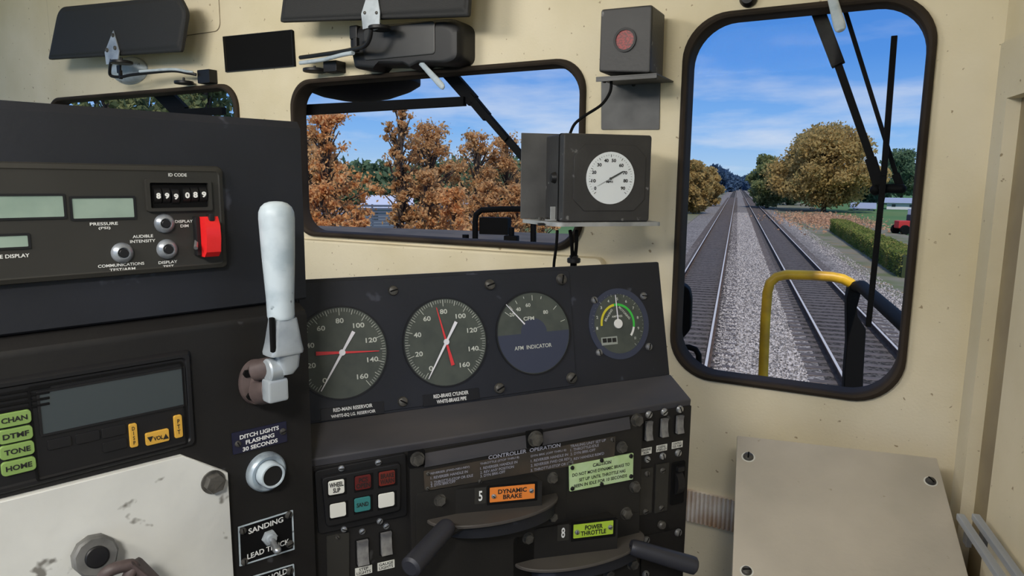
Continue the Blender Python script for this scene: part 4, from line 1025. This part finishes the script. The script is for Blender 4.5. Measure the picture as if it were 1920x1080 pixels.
# ------------------------------------------------------------------ just outside the glass
def gp(Y): return Fr((0, Y, 0), AX, ZZ)
OW = -.10
def wall_tube(b, t, pts, r, n=8, flat=1): b.tube([t.w(WALL.P(*p)) for p in pts], r, n)
def bar(b, t, p0, p1, wpx, n, thick=.012, w1=None):
    a, e = t.w(WALL.P(*p0, n)), t.w(WALL.P(*p1, n)); d = (e-a).normalized(); s_ = d.cross(V((0, 0, 1))).normalized(); w0 = t.wid(*p0, wpx)/2; w1_ = t.wid(*p1, w1 or wpx)/2
    b.hexa([a-s_*w0-V((0, 0, thick/2)), a+s_*w0-V((0, 0, thick/2)), a+s_*w0+V((0, 0, thick/2)), a-s_*w0+V((0, 0, thick/2)), e-s_*w1_-V((0, 0, thick/2)), e+s_*w1_-V((0, 0, thick/2)), e+s_*w1_+V((0, 0, thick/2)), e-s_*w1_+V((0, 0, thick/2))], .0015)
t = T('windshield_wiper', 'black double-arm wiper outside the right window', 'wiper', WALL, 1655, 353, n=OW)
b = B(); bar(b, t, (1518, -20), (1572, 122), 26, OW, .03); b.build('motor_arm', EXT, t)
b = B(); bar(b, t, (1571, 120), (1636, 305), 15, OW); bar(b, t, (1632, 296), (1650, 356), 22, OW, .016); b.build('main_arm', EXT, t)
b = B(); bar(b, t, (1572, -20), (1681, 330), 9, OW-.015); bar(b, t, (1679, 326), (1689, 352), 16, OW-.01); b.build('second_arm', EXT, t)
b = B(); b.tube([t.w(WALL.P(x, y, OW+.005)) for x, y in ((1640, 355), (1665, 353), (1690, 354))], .011, 12); b.ball(t.w(WALL.P(1642, 356, OW+.005)), .013).ball(t.w(WALL.P(1690, 354, OW+.005)), .011); b.build('pivot_bar', EXT, t)
b = B(); bar(b, t, (1677, 68), (1657, 330), 12, OW+.02, .02); bar(b, t, (1657, 330), (1628, 612), 12, OW+.02, .02, 11); b.build('blade', MATTE, t)
t = T('windshield_wiper', 'black wiper lying level outside the middle window with a slanting arm', 'wiper', WALL, 885, 188, n=OW)
b = B(); bar(b, t, (835, 130), (888, 190), 20, OW, .02); bar(b, t, (884, 184), (914, 220), 16, OW, .016); bar(b, t, (912, 216), (990, 306), 12, OW); bar(b, t, (880, 178), (950, 262), 9, OW+.008); b.build('arm', EXT, t)
b = B(); bar(b, t, (540, 208), (872, 190), 14, OW+.01, .02); b.build('blade', MATTE, t)
b = B(); b.ball(t.w(WALL.P(888, 188, OW)), .013).build('pivot', EXT, t)
t = T('windshield_wiper', 'black wiper arm outside the left-hand window above the control stand', 'wiper', WALL, 318, 190, n=OW)
b = B(); bar(b, t, (296, 165), (345, 215), 22, OW, .02); b.build('arm', EXT, t)
b = B(); bar(b, t, (330, 212), (420, 208), 9, OW+.01, .02); b.build('blade', MATTE, t)
t = T('horn_cover', 'black shallow bowl-shaped fitting outside under the top edge of the middle window', 'cover', WALL, 668, 150, n=-.27)
k = t.wid(668, 150, 186)/2
B().lathe([(.001, -.075), (k*.25, -.073), (k*.55, -.060), (k*.85, -.034), (k, -.012), (k, .03), (k*.9, .05)], Matrix.Rotation(radians(90), 4, 'X') @ Matrix.Rotation(pi, 4, 'X') @ Matrix.Rotation(radians(0), 4, 'Z') if False else Matrix(((1, 0, 0, 0), (0, 0, 1, 0), (0, -1, 0, 0), (0, 0, 0, 1))), 24).build('bowl', EXT, t)
# low nose of the engine with a grab frame
NF = gp(3.55); zN = NF.P(780, 429).z
xr_ = gp(3.3).P(1270, 600).x
t = T('engine_nose', 'low brown-grey nose hood of the engine in front of the middle window', 'hood', WORLD, loc=(-1.1, 2.9, zN-1.2))
B().box((0-.3, -.0, .6), ((xr_+1.1)*2+.6, 1.35, 1.2), .03, seg=3).build('hood_shell', HOOD, t)
GF = gp(2.9)
t = T('grab_rail', 'black tube hoop with a box on the nose hood, lower right of middle window', 'frame', GF, 935, 445)
b = B().tube([t.p(*k) for k in ((891, 462), (891, 415), (893, 402), (903, 394), (940, 392), (992, 392), (1000, 400), (1000, 462))], .013, 10); b.build('hoop', EXT, t)
prect(t, 925, 424, 54, 32, -.06, -.01, EXT, 'box', .004)
b = B(); q = t.p(963, 447); b.box((q.x, q.y, .03), (.06, .03, .04), .004).cyl((q.x, q.y, .03), (q.x, q.y+.05, .03), .012); b.build('latch', EXT, t)
t = T('hood_bolt', 'small black bolt head on the nose hood left of the black frame', 'bolt', GF, 873, 444)
B().cyl((0, -.012, 0), (0, .010, 0), .016, n=6).build('head', EXT, t)
# platform rail outside the right window
YF = gp(3.1)
t = T('yellow_handrail', 'yellow bent tube handrail outside the right window', 'handrail', YF, 1432, 712)
b = B().tube([t.p(*k) for k in ((1429, 900), (1431, 700), (1435, 600), (1439, 548), (1444, 530), (1456, 519), (1475, 515), (1520, 516), (1560, 519), (1580, 523), (1594, 530), (1606, 542))], .0205, 14); b.build('tube', YEL, t)
t = T('rail_post', 'black flat post with rounded top at the right end of the yellow handrail', 'post', YF, 1600, 640)
P = [tuple(t.p(*k).xy) for k in ((1577, 900), (1581, 700), (1586, 640), (1585, 560), (1589, 538), (1600, 526), (1615, 531), (1612, 548), (1604, 575), (1606, 590), (1622, 615), (1617, 700), (1612, 900))]
B().prism(roundpoly(P, .006), -.03, .03, .008).build('post_plate', EXT, t)
t = T('side_rail', 'black round handrail running from the black post towards the right edge of the right window', 'handrail', YF, 1606, 535)
a = t.w(gp(3.1).P(1604, 538)); e = t.w(gp(2.3).P(1700, 612)); B().tube([a, a+(e-a)*.15+V((0, .02, 0)), e, e+(e-a)*.4], .024, 12).build('tube', EXT, t)
t = T('side_mirror', 'black rounded fitting at the left edge of the right window', 'mirror', gp(2.6), 1280, 580)
P = [tuple(t.p(*k).xy) for k in ((1230, 640), (1282, 632), (1296, 615), (1298, 560), (1294, 540), (1280, 530), (1230, 528))]
B().prism(roundpoly(P, .012), -.03, .03, .01).build('shell', EXT, t)
t = T('grab_iron', 'small black bent handle at the lower left corner of the right window', 'grab iron', gp(2.6), 1300, 670)
B().tube([t.p(*k) for k in ((1262, 650), (1292, 651), (1304, 655), (1310, 665), (1311, 730))], .011, 10).build('tube', EXT, t)

# ------------------------------------------------------------------ the line
GR = Fr((0, 0, GZ-.2), AX, (0, 1, 0))
GG = GZ-.20
def strip(name, x0, x1, y0, y1, z, m, kind=None, nx=2):
    o = B(); o.face([(x0, y0, z), (x1, y0, z), (x1, y1, z), (x0, y1, z)]); o = o.build(name, m, smooth=False)
    return tag(o, kind=kind)
def ballastmat(name, a, b_, dark, sc=18):
    m = bpy.data.materials.new(name); m.use_nodes = True; nt = m.node_tree; N = nt.nodes; L = nt.links; p = N['Principled BSDF']; p.inputs['Roughness'].default_value = .95; p.inputs['Specular IOR Level'].default_value = .1
    tc = N.new('ShaderNodeTexCoord'); vo = N.new('ShaderNodeTexVoronoi'); vo.inputs['Scale'].default_value = sc; L.new(tc.outputs['Object'], vo.inputs[0])
    cr = N.new('ShaderNodeValToRGB'); e = cr.color_ramp.elements; e[0].color = dark; e[0].position = .1; e[1].color = b_; e[1].position = .9; x = e.new(.5); x.color = a
    sp = N.new('ShaderNodeSeparateColor'); L.new(vo.outputs['Color'], sp.inputs[0]); L.new(sp.outputs[0], cr.inputs[0])
    nz = N.new('ShaderNodeTexNoise'); nz.inputs['Scale'].default_value = .7; nz.inputs['Detail'].default_value = 6; L.new(tc.outputs['Object'], nz.inputs[0])
    mx = N.new('ShaderNodeMix'); mx.data_type = 'RGBA'; mx.blend_type = 'MULTIPLY'; mx.inputs[0].default_value = .5; L.new(cr.outputs[0], mx.inputs[6]); L.new(nz.outputs[0], mx.inputs[7]); L.new(mx.outputs[2], p.inputs['Base Color'])
    bp = N.new('ShaderNodeBump'); bp.inputs['Strength'].default_value = .7; bp.inputs['Distance'].default_value = .03; L.new(vo.outputs['Distance'], bp.inputs['Height']); L.new(bp.outputs[0], p.inputs['Normal'])
    return m
XR = [-.52*H, -.112*H, .588*H, 1.0*H]
BAL = ballastmat('grey_ballast', c(146, 139, 135), c(188, 180, 174), c(96, 90, 86))
BALD = ballastmat('dark_ballast', c(88, 83, 80), c(112, 106, 102), c(58, 54, 51))
GRASS = mat('verge_grass', c(108, 114, 84), .95, col2=c(132, 126, 114), scale=.5, mix=(.38, .6), detail=12, spec=.1, spots=(.9, .64, c(140, 122, 92)))
FIELD = mat('field_grass', c(84, 118, 76), .95, col2=c(104, 128, 84), scale=.05, detail=6, spec=.1)
tag(strip('ground', -260, 420, -20, 900, GG-.12, FIELD), kind='structure')
tag(strip('verge', XR[3]+1.6, XR[3]+9, -10, 500, GG-.045, GRASS), kind='structure')
tag(strip('verge_left', XR[0]-9, XR[0]-2.4, -10, 500, GG-.045, GRASS), kind='structure')
def bed(name, P, m):
    b = B(); 
    for (x0, z0), (x1, z1) in zip(P, P[1:]): b.face([(x0, -8, z0), (x1, -8, z1), (x1, 520, z1), (x0, 520, z0)])
    o = b.build(name, m, smooth=False); return tag(o, kind='structure')
bed('ballast_bed', [(XR[0]-3, GG-.10), (XR[0]-.9, GG), (XR[0]-.05, GG+.02), (XR[1]+.05, GG+.02), (XR[1]+.5, GG), (XR[2]-.5, GG), (XR[2]-.05, GG+.02), (XR[3]+.05, GG+.02), (XR[3]+.9, GG), (XR[3]+2.0, GG-.06)], BAL)
for i in (0, 2):
    bed('track_bed' if i == 0 else 'track_bed_right', [(XR[i]-.25, GG+.022), (XR[i+1]+.25, GG+.022)], BALD)
RUST = mat('rail_rust', c(104, 88, 78), .9, col2=c(80, 68, 62), scale=3, spec=.05)
HEAD = mat('rail_head', c(200, 196, 192), .6, 0)
prof = [(-.07, 0), (.07, 0), (.07, .012), (.012, .03), (.012, .125), (.036, .14), (.036, .172), (-.036, .172), (-.036, .14), (-.012, .125), (-.012, .03), (-.07, .012)]
for i, lab in enumerate(('left rail of the left-hand track', 'right rail of the left-hand track', 'left rail of the right-hand track', 'right rail of the right-hand track')):
    t = T('rail', 'long shiny-topped steel '+lab, 'rail', WORLD, loc=(XR[i], 250, GZ-.172), group='rails of the two tracks')
    b = B(); b.loft([[V((x, y, z)) for x, z in prof] for y in (-258, 260)]); b.build('rail_web', RUST, t)
    B().box((0, 0, .1735), (.052, 518, .004)).build('rail_head', HEAD, t)
TIE = mat('tie_wood', c(108, 98, 94), .9, col2=c(76, 70, 68), scale=4, detail=8, stretch=(1, 8, 8), bump=.4, bscale=30)
tie_b = B().box((0, 0, 0), (2.55, .23, .14), .01); proto = tie_b.build('railroad_tie', TIE, smooth=False)
def tie(o, cx_, y, lab, grp):
    o.location = (cx_+random.uniform(-.03, .03), y, GZ-.172-.072); o.rotation_euler.z = random.uniform(-.01, .01); tag(o, lab, 'railroad tie', grp)
first = True; yy_ = 9.0; far = []
for side in (1, 0):
    cx_ = (XR[2*side]+XR[2*side+1])/2; y = 9.0; k = 0
    lab = ('weathered wooden tie under the right-hand track', 'weathered wooden tie under the left-hand track')[1-side]
    while y < 200:
        if k < (140 if side else 60):
            if first: o = proto; first = False
            else: o = proto.copy(); COL.objects.link(o)
            tie(o, cx_, y, lab, 'ties of the right-hand track' if side else 'ties of the left-hand track')
        else: far.append((cx_, y))
        y += .54; k += 1
b = B()
for cx_, y in far: b.box((cx_, y, GZ-.172-.066), (2.55, .23, .14))
tag(b.build('far_ties', TIE, smooth=False), 'distant wooden ties merging under both tracks', 'railroad ties', kind='stuff')
# loose stones
def stones(name, n, xr_, yr_, z, size, m, label):
    rng = np.random.default_rng(3)
    base = np.array([(1, 0, 0), (-1, 0, 0), (0, 1, 0), (0, -1, 0), (0, 0, 1), (0, 0, -1)], float)
    fc = np.array([(0, 2, 4), (2, 1, 4), (1, 3, 4), (3, 0, 4), (2, 0, 5), (1, 2, 5), (3, 1, 5), (0, 3, 5)])
    u_ = rng.random(n)**2.6
    ctr = np.stack([rng.uniform(*xr_, n), yr_[0]+(yr_[1]-yr_[0])*u_, np.full(n, z)], 1)
    ax = rng.normal(size=(n, 3, 3)); q, _ = np.linalg.qr(ax)
    sz = rng.uniform(*size, (n, 1, 3))
    vv = (base[None]*sz) @ q + ctr[:, None]
    ff = fc[None]+6*np.arange(n)[:, None, None]
    me = bpy.data.meshes.new(name); me.from_pydata(vv.reshape(-1, 3).tolist(), [], ff.reshape(-1, 3).tolist()); me.materials.append(m)
    o = bpy.data.objects.new(name, me); COL.objects.link(o); return tag(o, label, 'ballast stones', kind='stuff')
STONE = mat('stone', c(140, 134, 130), .9, col2=c(206, 198, 192), scale=14, mix=(.42, .58), spec=.15)
stones('ballast_stones', 22000, (XR[1]+.12, XR[2]-.55), (9, 95), GG+.012, (.02, .042), STONE, 'loose pale grey ballast stones between the two tracks')
stones('shoulder_stones', 7000, (XR[3]+.8, XR[3]+2.2), (14, 80), GG-.02, (.02, .04), STONE, 'loose grey ballast stones beside the right-hand track')

# ------------------------------------------------------------------ trees
def leafmat(name, cols, sc=.9, tr=.35):
    m = bpy.data.materials.new(name); m.use_nodes = True; nt = m.node_tree; N = nt.nodes; L = nt.links; N.clear()
    o = N.new('ShaderNodeOutputMaterial'); d_ = N.new('ShaderNodeBsdfDiffuse'); tl_ = N.new('ShaderNodeBsdfTranslucent'); x = N.new('ShaderNodeMixShader'); x.inputs[0].default_value = tr
    tc = N.new('ShaderNodeTexCoord'); nz = N.new('ShaderNodeTexNoise'); nz.inputs['Scale'].default_value = sc; nz.inputs['Detail'].default_value = 8; nz.inputs['Roughness'].default_value = .75
    L.new(tc.outputs['Object'], nz.inputs[0]); cr = N.new('ShaderNodeValToRGB'); L.new(nz.outputs[0], cr.inputs[0]); e = cr.color_ramp.elements
    ps = [.33+.34*i/(len(cols)-1) for i in range(len(cols))]
    e[0].position = ps[0]; e[0].color = cols[0]; e[1].position = ps[-1]; e[1].color = cols[-1]
    for p, k in zip(ps[1:-1], cols[1:-1]): q = e.new(p); q.color = k
    for s_ in (d_, tl_): L.new(cr.outputs[0], s_.inputs[0])
    L.new(d_.outputs[0], x.inputs[1]); L.new(tl_.outputs[0], x.inputs[2]); L.new(x.outputs[0], o.inputs[0]); return m
AUT = leafmat('autumn_leaves', [c(150, 108, 68), c(226, 168, 108), c(246, 202, 148), c(198, 142, 86)], 2.2, .5)
AUT2 = leafmat('brown_orange_leaves', [c(128, 100, 68), c(204, 158, 108), c(232, 190, 138), c(164, 128, 86)], 2.2, .5)
OAK = leafmat('turning_oak_leaves', [c(120, 128, 86), c(186, 162, 108), c(204, 176, 118), c(148, 148, 98)], .45, .5)
GRN = leafmat('green_leaves', [c(92, 112, 80), c(132, 144, 100), c(158, 160, 112), c(110, 128, 88)], .5, .5)
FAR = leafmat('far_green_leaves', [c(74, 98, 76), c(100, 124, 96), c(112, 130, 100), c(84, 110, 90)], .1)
BLUEF = leafmat('haze_tinted_leaves', [c(70, 92, 118), c(84, 108, 136), c(92, 116, 144), c(76, 98, 128)], .05)  # blue haze of distance put into the leaf colour
HEDG = leafmat('hedge_leaves', [c(86, 104, 52), c(122, 136, 70), c(150, 148, 84), c(170, 140, 84)], 1.2)
BARK = mat('bark', c(92, 78, 68), .9, col2=c(66, 56, 50), scale=8)
rng = np.random.default_rng(11)
def leaves(name, ctr, m, size, parent, loc):
    """one small quad per centre"""
    n = len(ctr); a = rng.normal(size=(n, 3)); a /= np.linalg.norm(a, axis=1)[:, None]
    b_ = np.cross(a, rng.normal(size=(n, 3))); b_ /= np.linalg.norm(b_, axis=1)[:, None]
    s_ = (size*rng.uniform(.6, 1.3, n))[:, None]
    vv = np.stack([ctr-a*s_, ctr-b_*s_*.55, ctr+a*s_, ctr+b_*s_*.55], 1).reshape(-1, 3)
    me = bpy.data.meshes.new(name); me.from_pydata(vv.tolist(), [], (np.arange(n*4).reshape(-1, 4)).tolist()); me.materials.append(m)
    o = bpy.data.objects.new(name, me); COL.objects.link(o); o.parent = parent; return o
def tree(x, y, h, w, m, label, cat='tree', nleaf=5000, leaf=.12, clumps=26, gap=.25, trunk=.12, group=None, base=.12, name='autumn_tree', cl=.30, taper=.0, z0=None, soft=False):
    z0 = GG-.1 if z0 is None else z0
    t = T(name, label, cat, WORLD, loc=(x, y, z0), group=group)
    b = B(); lean = rng.normal(size=2)*.03*h
    tr = [V((lean[0]*s_, lean[1]*s_, h*s_*.93)) for s_ in (0, .25, .5, .75, 1)]
    b.tube(tr, [trunk, trunk*.8, trunk*.6, trunk*.35, trunk*.15], 8)
    cen = []
    for i in range(clumps):
        f = base+(1-base)*(i+.5)/clumps; a = rng.uniform(0, 2*pi); prof_ = (sin(pi*min(1, max(0, (f-base)/(1-base)))**.8*.93+.12)) ** .7 if not taper else (1-(f-base)/(1-base))**taper
        rr = w/2*prof_*rng.uniform(.35, 1)*((.35+.95*abs(sin(f*9+a*1.5+h))) if soft else 1)
        p = np.array([rr*cos(a)+lean[0]*f, rr*sin(a)+lean[1]*f, h*min(f+(rng.normal()*.04 if soft else 0), .97)]); cen.append(p)
        st = V((lean[0]*f, lean[1]*f, h*max(.08, f-.16)))
        b.tube([st, st.lerp(V(p), .5)+V((0, 0, .03*h)), V(p)], [trunk*.3, trunk*.2, trunk*.1], 5)
    b.build('trunk', BARK, t)
    cen = np.array(cen); k = rng.integers(0, clumps, nleaf)
    off = rng.normal(size=(nleaf, 3)); off /= np.linalg.norm(off, axis=1)[:, None]; rad = (np.abs(rng.normal(size=nleaf))*.62) if soft else rng.random(nleaf)**.45
    cs = w*cl*rng.uniform(.6, 1.15, clumps)
    pts = cen[k]+off*(rad*cs[k])[:, None]*np.array([1, 1, .75])
    # holes between sprays of leaves
    hole = np.sin(pts[:, 0]*7/w*3.3+1)+np.sin(pts[:, 1]*7/w*3.1+2)+np.sin(pts[:, 2]*9/w*2.7)
    pts = pts[hole > -3+gap*6*0.5]
    pts = pts[pts[:, 2] > .05]
    leaves('foliage', pts, m, leaf, t.root, None)
    return t
def at(px, dist):
    d_ = ray(px, 345); d_.z = 0; d_.normalize(); return d_.x*dist, d_.y*dist
def topz(py, px, dist):
    d_ = ray(px, py); k = sqrt(d_.x**2+d_.y**2); return CAMZ+d_.z/k*dist
def ptree(px, dist, top, wpx, m, label, **kw):
    x, y = at(px, dist); z = topz(top, px, dist); h = z-(GG-.1); return tree(x, y, h, wpx/1304*dist, m, label, **kw)
G1 = 'autumn trees outside the middle window'
ptree(606, 21, 205, 160, AUT, 'tall orange autumn tree at the left side of the middle window', group=G1, nleaf=13500, leaf=.062, clumps=132, gap=.55, cl=.115, soft=True)
ptree(572, 24, 225, 150, AUT2, 'orange-brown tree half hidden behind the left stand edge', group=G1, nleaf=9000, leaf=.062, clumps=88, gap=.55, cl=.115, soft=True)
ptree(752, 22, 194, 74, AUT2, 'slim tall orange-brown tree under the black bowl-shaped fitting', group=G1, nleaf=10500, leaf=.062, clumps=110, gap=.55, cl=.115, soft=True)
ptree(812, 23, 228, 180, AUT2, 'wide orange-brown tree in the centre of the middle window', group=G1, nleaf=15000, leaf=.062, clumps=154, gap=.55, cl=.115, soft=True)
ptree(888, 25, 248, 150, AUT2, 'brown autumn tree left of the wiper arm', group=G1, nleaf=12000, leaf=.062, clumps=110, gap=.55, cl=.115, soft=True)
ptree(948, 26, 256, 140, AUT2, 'brown autumn tree left of the dial box back plate', group=G1, nleaf=12000, leaf=.062, clumps=110, gap=.55, cl=.115, soft=True)
ptree(1020, 28, 285, 110, AUT2, 'brown autumn tree mostly behind the speedometer box', group=G1, nleaf=7500, leaf=.062, clumps=79, gap=.55, cl=.115, soft=True)
for i, (px, d_, tp_, w_) in enumerate(((600, 20, 345, 130), (668, 19, 392, 60), (800, 21, 318, 110), (850, 20, 350, 100), (915, 22, 340, 110), (975, 22, 345, 90))):
    ptree(px, d_, tp_, w_, (AUT, AUT, AUT2, AUT, AUT2, AUT2)[i], ('low orange bush at the left under the tall orange tree', 'small low orange shrub in front of the grey fence', 'rusty orange bush right of the grey fence', 'rusty orange bush under the wide centre tree', 'brown bush above the black frame on the hood', 'brown bush beside the shelf back plate')[i], name='autumn_bush', cat='bush', group='low autumn bushes outside the middle window', nleaf=7000, leaf=.06, clumps=70, gap=.5, cl=.15, soft=True, base=.2, trunk=.05)
# far background of the middle window
for i, (px, d_, tp_, w_) in enumerate(((690, 85, 318, 180), (790, 90, 322, 160), (870, 85, 316, 200), (980, 90, 320, 200), (600, 90, 312, 180), (1060, 95, 318, 200))):
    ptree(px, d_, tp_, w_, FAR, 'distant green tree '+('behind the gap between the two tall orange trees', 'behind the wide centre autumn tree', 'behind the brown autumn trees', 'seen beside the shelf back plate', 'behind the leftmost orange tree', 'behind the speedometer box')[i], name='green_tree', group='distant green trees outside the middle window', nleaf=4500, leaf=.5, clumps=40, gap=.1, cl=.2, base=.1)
def house(px, dist, wpx, base_py, eave, ridge, wallc, roofc, label, rot=0):
    x, y = at(px, dist); w_ = wpx/1304*dist; zb = GG-.1; ze = topz(eave, px, dist); zr = topz(ridge, px, dist)
    t = T('house', label, 'house', WORLD, loc=(x, y, zb)); t.root.rotation_euler.z = -atan2(x, y)+rot
    B().box((0, 0, (ze-zb)/2), (w_, 6, ze-zb)).build('wall', wallc, t, smooth=False)
    b = B(); b.loft([[(sx, -3.5, ze-zb), (sx, 3.5, ze-zb), (sx, 0, zr-zb)] for sx in (-w_/2-.4, w_/2+.4)]); b.build('roof', roofc, t, smooth=False)
    for k in (-.28, .28): B().box((w_*k, -3.02, (ze-zb)*.6), (w_*.12, .08, (ze-zb)*.35)).build('pane', LCDK, t, smooth=False)
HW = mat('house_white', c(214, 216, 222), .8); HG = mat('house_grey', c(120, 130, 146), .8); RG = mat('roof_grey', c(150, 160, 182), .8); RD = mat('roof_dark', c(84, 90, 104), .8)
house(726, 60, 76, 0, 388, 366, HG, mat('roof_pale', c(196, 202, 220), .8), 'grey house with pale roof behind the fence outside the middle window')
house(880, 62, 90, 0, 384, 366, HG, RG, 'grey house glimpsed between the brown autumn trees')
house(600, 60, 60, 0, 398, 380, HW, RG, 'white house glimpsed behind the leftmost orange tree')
x, y = at(740, 38)
t = T('slat_fence', 'dark blue-grey horizontal slat fence in front of the pale-roofed house', 'fence', WORLD, loc=(x, y, GG-.1)); t.root.rotation_euler.z = -atan2(x, y)
zf1 = topz(384, 740, 38)-(GG-.1); FM = mat('fence_blue_grey', c(86, 96, 116), .8)
b = B()
for k in range(9): b.box((0, 0, zf1-.06-.16*k), (7.0, .03, .11))
b.build('slats', FM, t, smooth=False)
for k in (-3.5, -1.2, 1.2, 3.5): B().box((k, .04, zf1/2), (.1, .08, zf1+.05)).build('post', FM, t, smooth=False)
# trees outside the left-hand window
for i, (px, d_, tp_, w_) in enumerate(((190, 17, 120, 210), (285, 19, 100, 200), (395, 16, 120, 200))):
    ptree(px, d_, tp_, w_, GRN, ('green tree at the left end of the left-hand window', 'green tree behind the wiper of the left-hand window', 'green leafy branches at the right end of the left-hand window')[i], name='green_tree', group='green trees outside the left-hand window', nleaf=9000, leaf=.09, clumps=60, gap=.3, cl=.15)
# trees beside the line, seen through the right window
def gtree(px, base_py, top, wpx, m, label, **kw):
    q = GR.P(px, base_py); dist = sqrt(q.x**2+q.y**2); return ptree(px, dist, top, wpx, m, label, **kw)
gtree(1548, 396, 246, 175, OAK, 'big spreading oak turning orange beside the right-hand track', name='oak_tree', nleaf=30000, leaf=.26, clumps=110, gap=.12, cl=.15, base=.16, trunk=.35)
gtree(1441, 390, 296, 66, GRN, 'olive green tree left of the big oak near the line', name='green_tree', nleaf=12000, leaf=.28, clumps=60, gap=.1, cl=.2, base=.12, trunk=.3)
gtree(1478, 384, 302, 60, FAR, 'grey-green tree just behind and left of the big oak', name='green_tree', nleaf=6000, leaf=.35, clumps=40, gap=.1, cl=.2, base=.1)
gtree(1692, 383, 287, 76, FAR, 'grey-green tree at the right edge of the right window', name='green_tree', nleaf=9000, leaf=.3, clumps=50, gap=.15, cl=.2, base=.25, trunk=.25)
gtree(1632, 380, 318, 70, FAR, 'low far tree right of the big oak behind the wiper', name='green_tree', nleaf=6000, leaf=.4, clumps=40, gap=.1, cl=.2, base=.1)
gtree(1302, 400, 306, 56, OAK, 'olive brown tree at the left edge of the right window', name='green_tree', nleaf=12000, leaf=.24, clumps=50, gap=.1, cl=.22, base=.1)
gtree(1326, 386, 318, 46, OAK, 'second olive brown tree left of the line, further off', name='green_tree', nleaf=9000, leaf=.3, clumps=50, gap=.1, cl=.22, base=.08)
gtree(1262, 400, 300, 60, OAK, 'olive tree hidden by the left frame of the right window', name='green_tree', nleaf=5000, leaf=.3, clumps=40, gap=.1, cl=.22, base=.08)
for i, (px, d_, tp_, w_) in enumerate(((1342, 260, 320, 34), (1356, 340, 326, 30), (1368, 430, 331, 26), (1382, 520, 335, 30), (1398, 520, 335, 30), (1412, 420, 332, 30), (1424, 330, 330, 34))):
    ptree(px, d_, tp_, w_, BLUEF, ('nearest', 'second nearest', 'third', 'fourth', 'fifth', 'sixth', 'last')[i]+' from the left of the hazy blue tree clumps closing the line', name='tree_clump', cat='trees', group='hazy tree clumps at the far end of the line', nleaf=3500, leaf=2.0, clumps=30, gap=.05, cl=.25, base=.06, trunk=.3)
# hedge, fallen leaves, houses, tractor
a = GR.P(1570, 432); e = GR.P(1716, 520)
hd = V((e.x-a.x, e.y-a.y, 0)); Lh = hd.length; hd.normalize(); hh_ = 1.0
t = T('hedge', 'trimmed green hedge beside the line at the right of the right window', 'hedge', WORLD, loc=((a.x+e.x)/2, (a.y+e.y)/2, GG-.1))
hn = V((-hd.y, hd.x, 0)); rot_ = Matrix((hd, hn, ZZ)).transposed()
B().box((0, 0, hh_*.46), (Lh, 1.0, hh_*.9), rot=rot_).build('hedge_core', mat('hedge_core', c(58, 68, 38), .95), t, smooth=False)
n_ = 16000; uu = rng.uniform(-.5, .5, (n_, 3)); ax_ = rng.integers(0, 3, n_)
uu[ax_ == 0, 1] = rng.choice([-.5, .5], (ax_ == 0).sum()); uu[ax_ == 1, 2] = .5; uu[ax_ == 2, 1] = .5*np.sign(hn.x)*-1 if False else uu[ax_ == 2, 1]
uu[ax_ == 2, 1] = rng.choice([-.5, .5], (ax_ == 2).sum())
pts = uu*np.array([Lh, 1.1, hh_])+np.array([0, 0, hh_/2])+rng.normal(size=(n_, 3))*.03
pts = pts @ np.array(rot_).T
leaves('foliage', pts, HEDG, .06, t.root, None)
def litter(name, px, py, rx, ry, n, m, label):
    q = GR.P(px, py); pts = np.stack([q.x+rng.normal(size=n)*rx, q.y+rng.normal(size=n)*ry, GG-.02+rng.random(n)*.10], 1)
    o = leaves(name, pts, m, .14, None, None); tag(o, label, 'fallen leaves', kind='stuff')
litter('fallen_leaves', 1548, 412, 2.4, 9, 3500, leafmat('litter', [c(170, 124, 92), c(206, 158, 124), c(214, 172, 140), c(150, 126, 92)], 1.0), 'orange fallen leaves on the verge below the big oak')
house(1622, 120, 30, 0, 390, 380, HW, RG, 'white house right of the big oak foliage')
house(1696, 130, 44, 0, 380, 371, HW, RG, 'white house at the right edge of the right window')
q = GR.P(1688, 446)
t = T('tractor', 'small red-fronted dark tractor behind the hedge', 'tractor', WORLD, loc=(q.x+2.2, q.y+6, GG-.1)); t.root.rotation_euler.z = radians(20)
B().box((0, 0, 1.0), (1.0, 1.1, 1.1), .1).build('cab', mat('tractor_dark', c(50, 52, 62), .6), t)
B().box((0, 0, 1.75), (.9, 1.0, .5), .06).build('canopy', HW, t)
B().box((-1.05, 0, .78), (1.0, .7, .6), .08).build('bonnet', mat('tractor_red', c(190, 52, 50), .5), t)
for x_, r_ in ((.25, .62), (-1.2, .38)):
    for s_ in (-1, 1): B().cyl((x_, s_*.62-.12, r_), (x_, s_*.62+.12, r_), r_, n=20, bev=.05).build('wheel', MATTE, t)
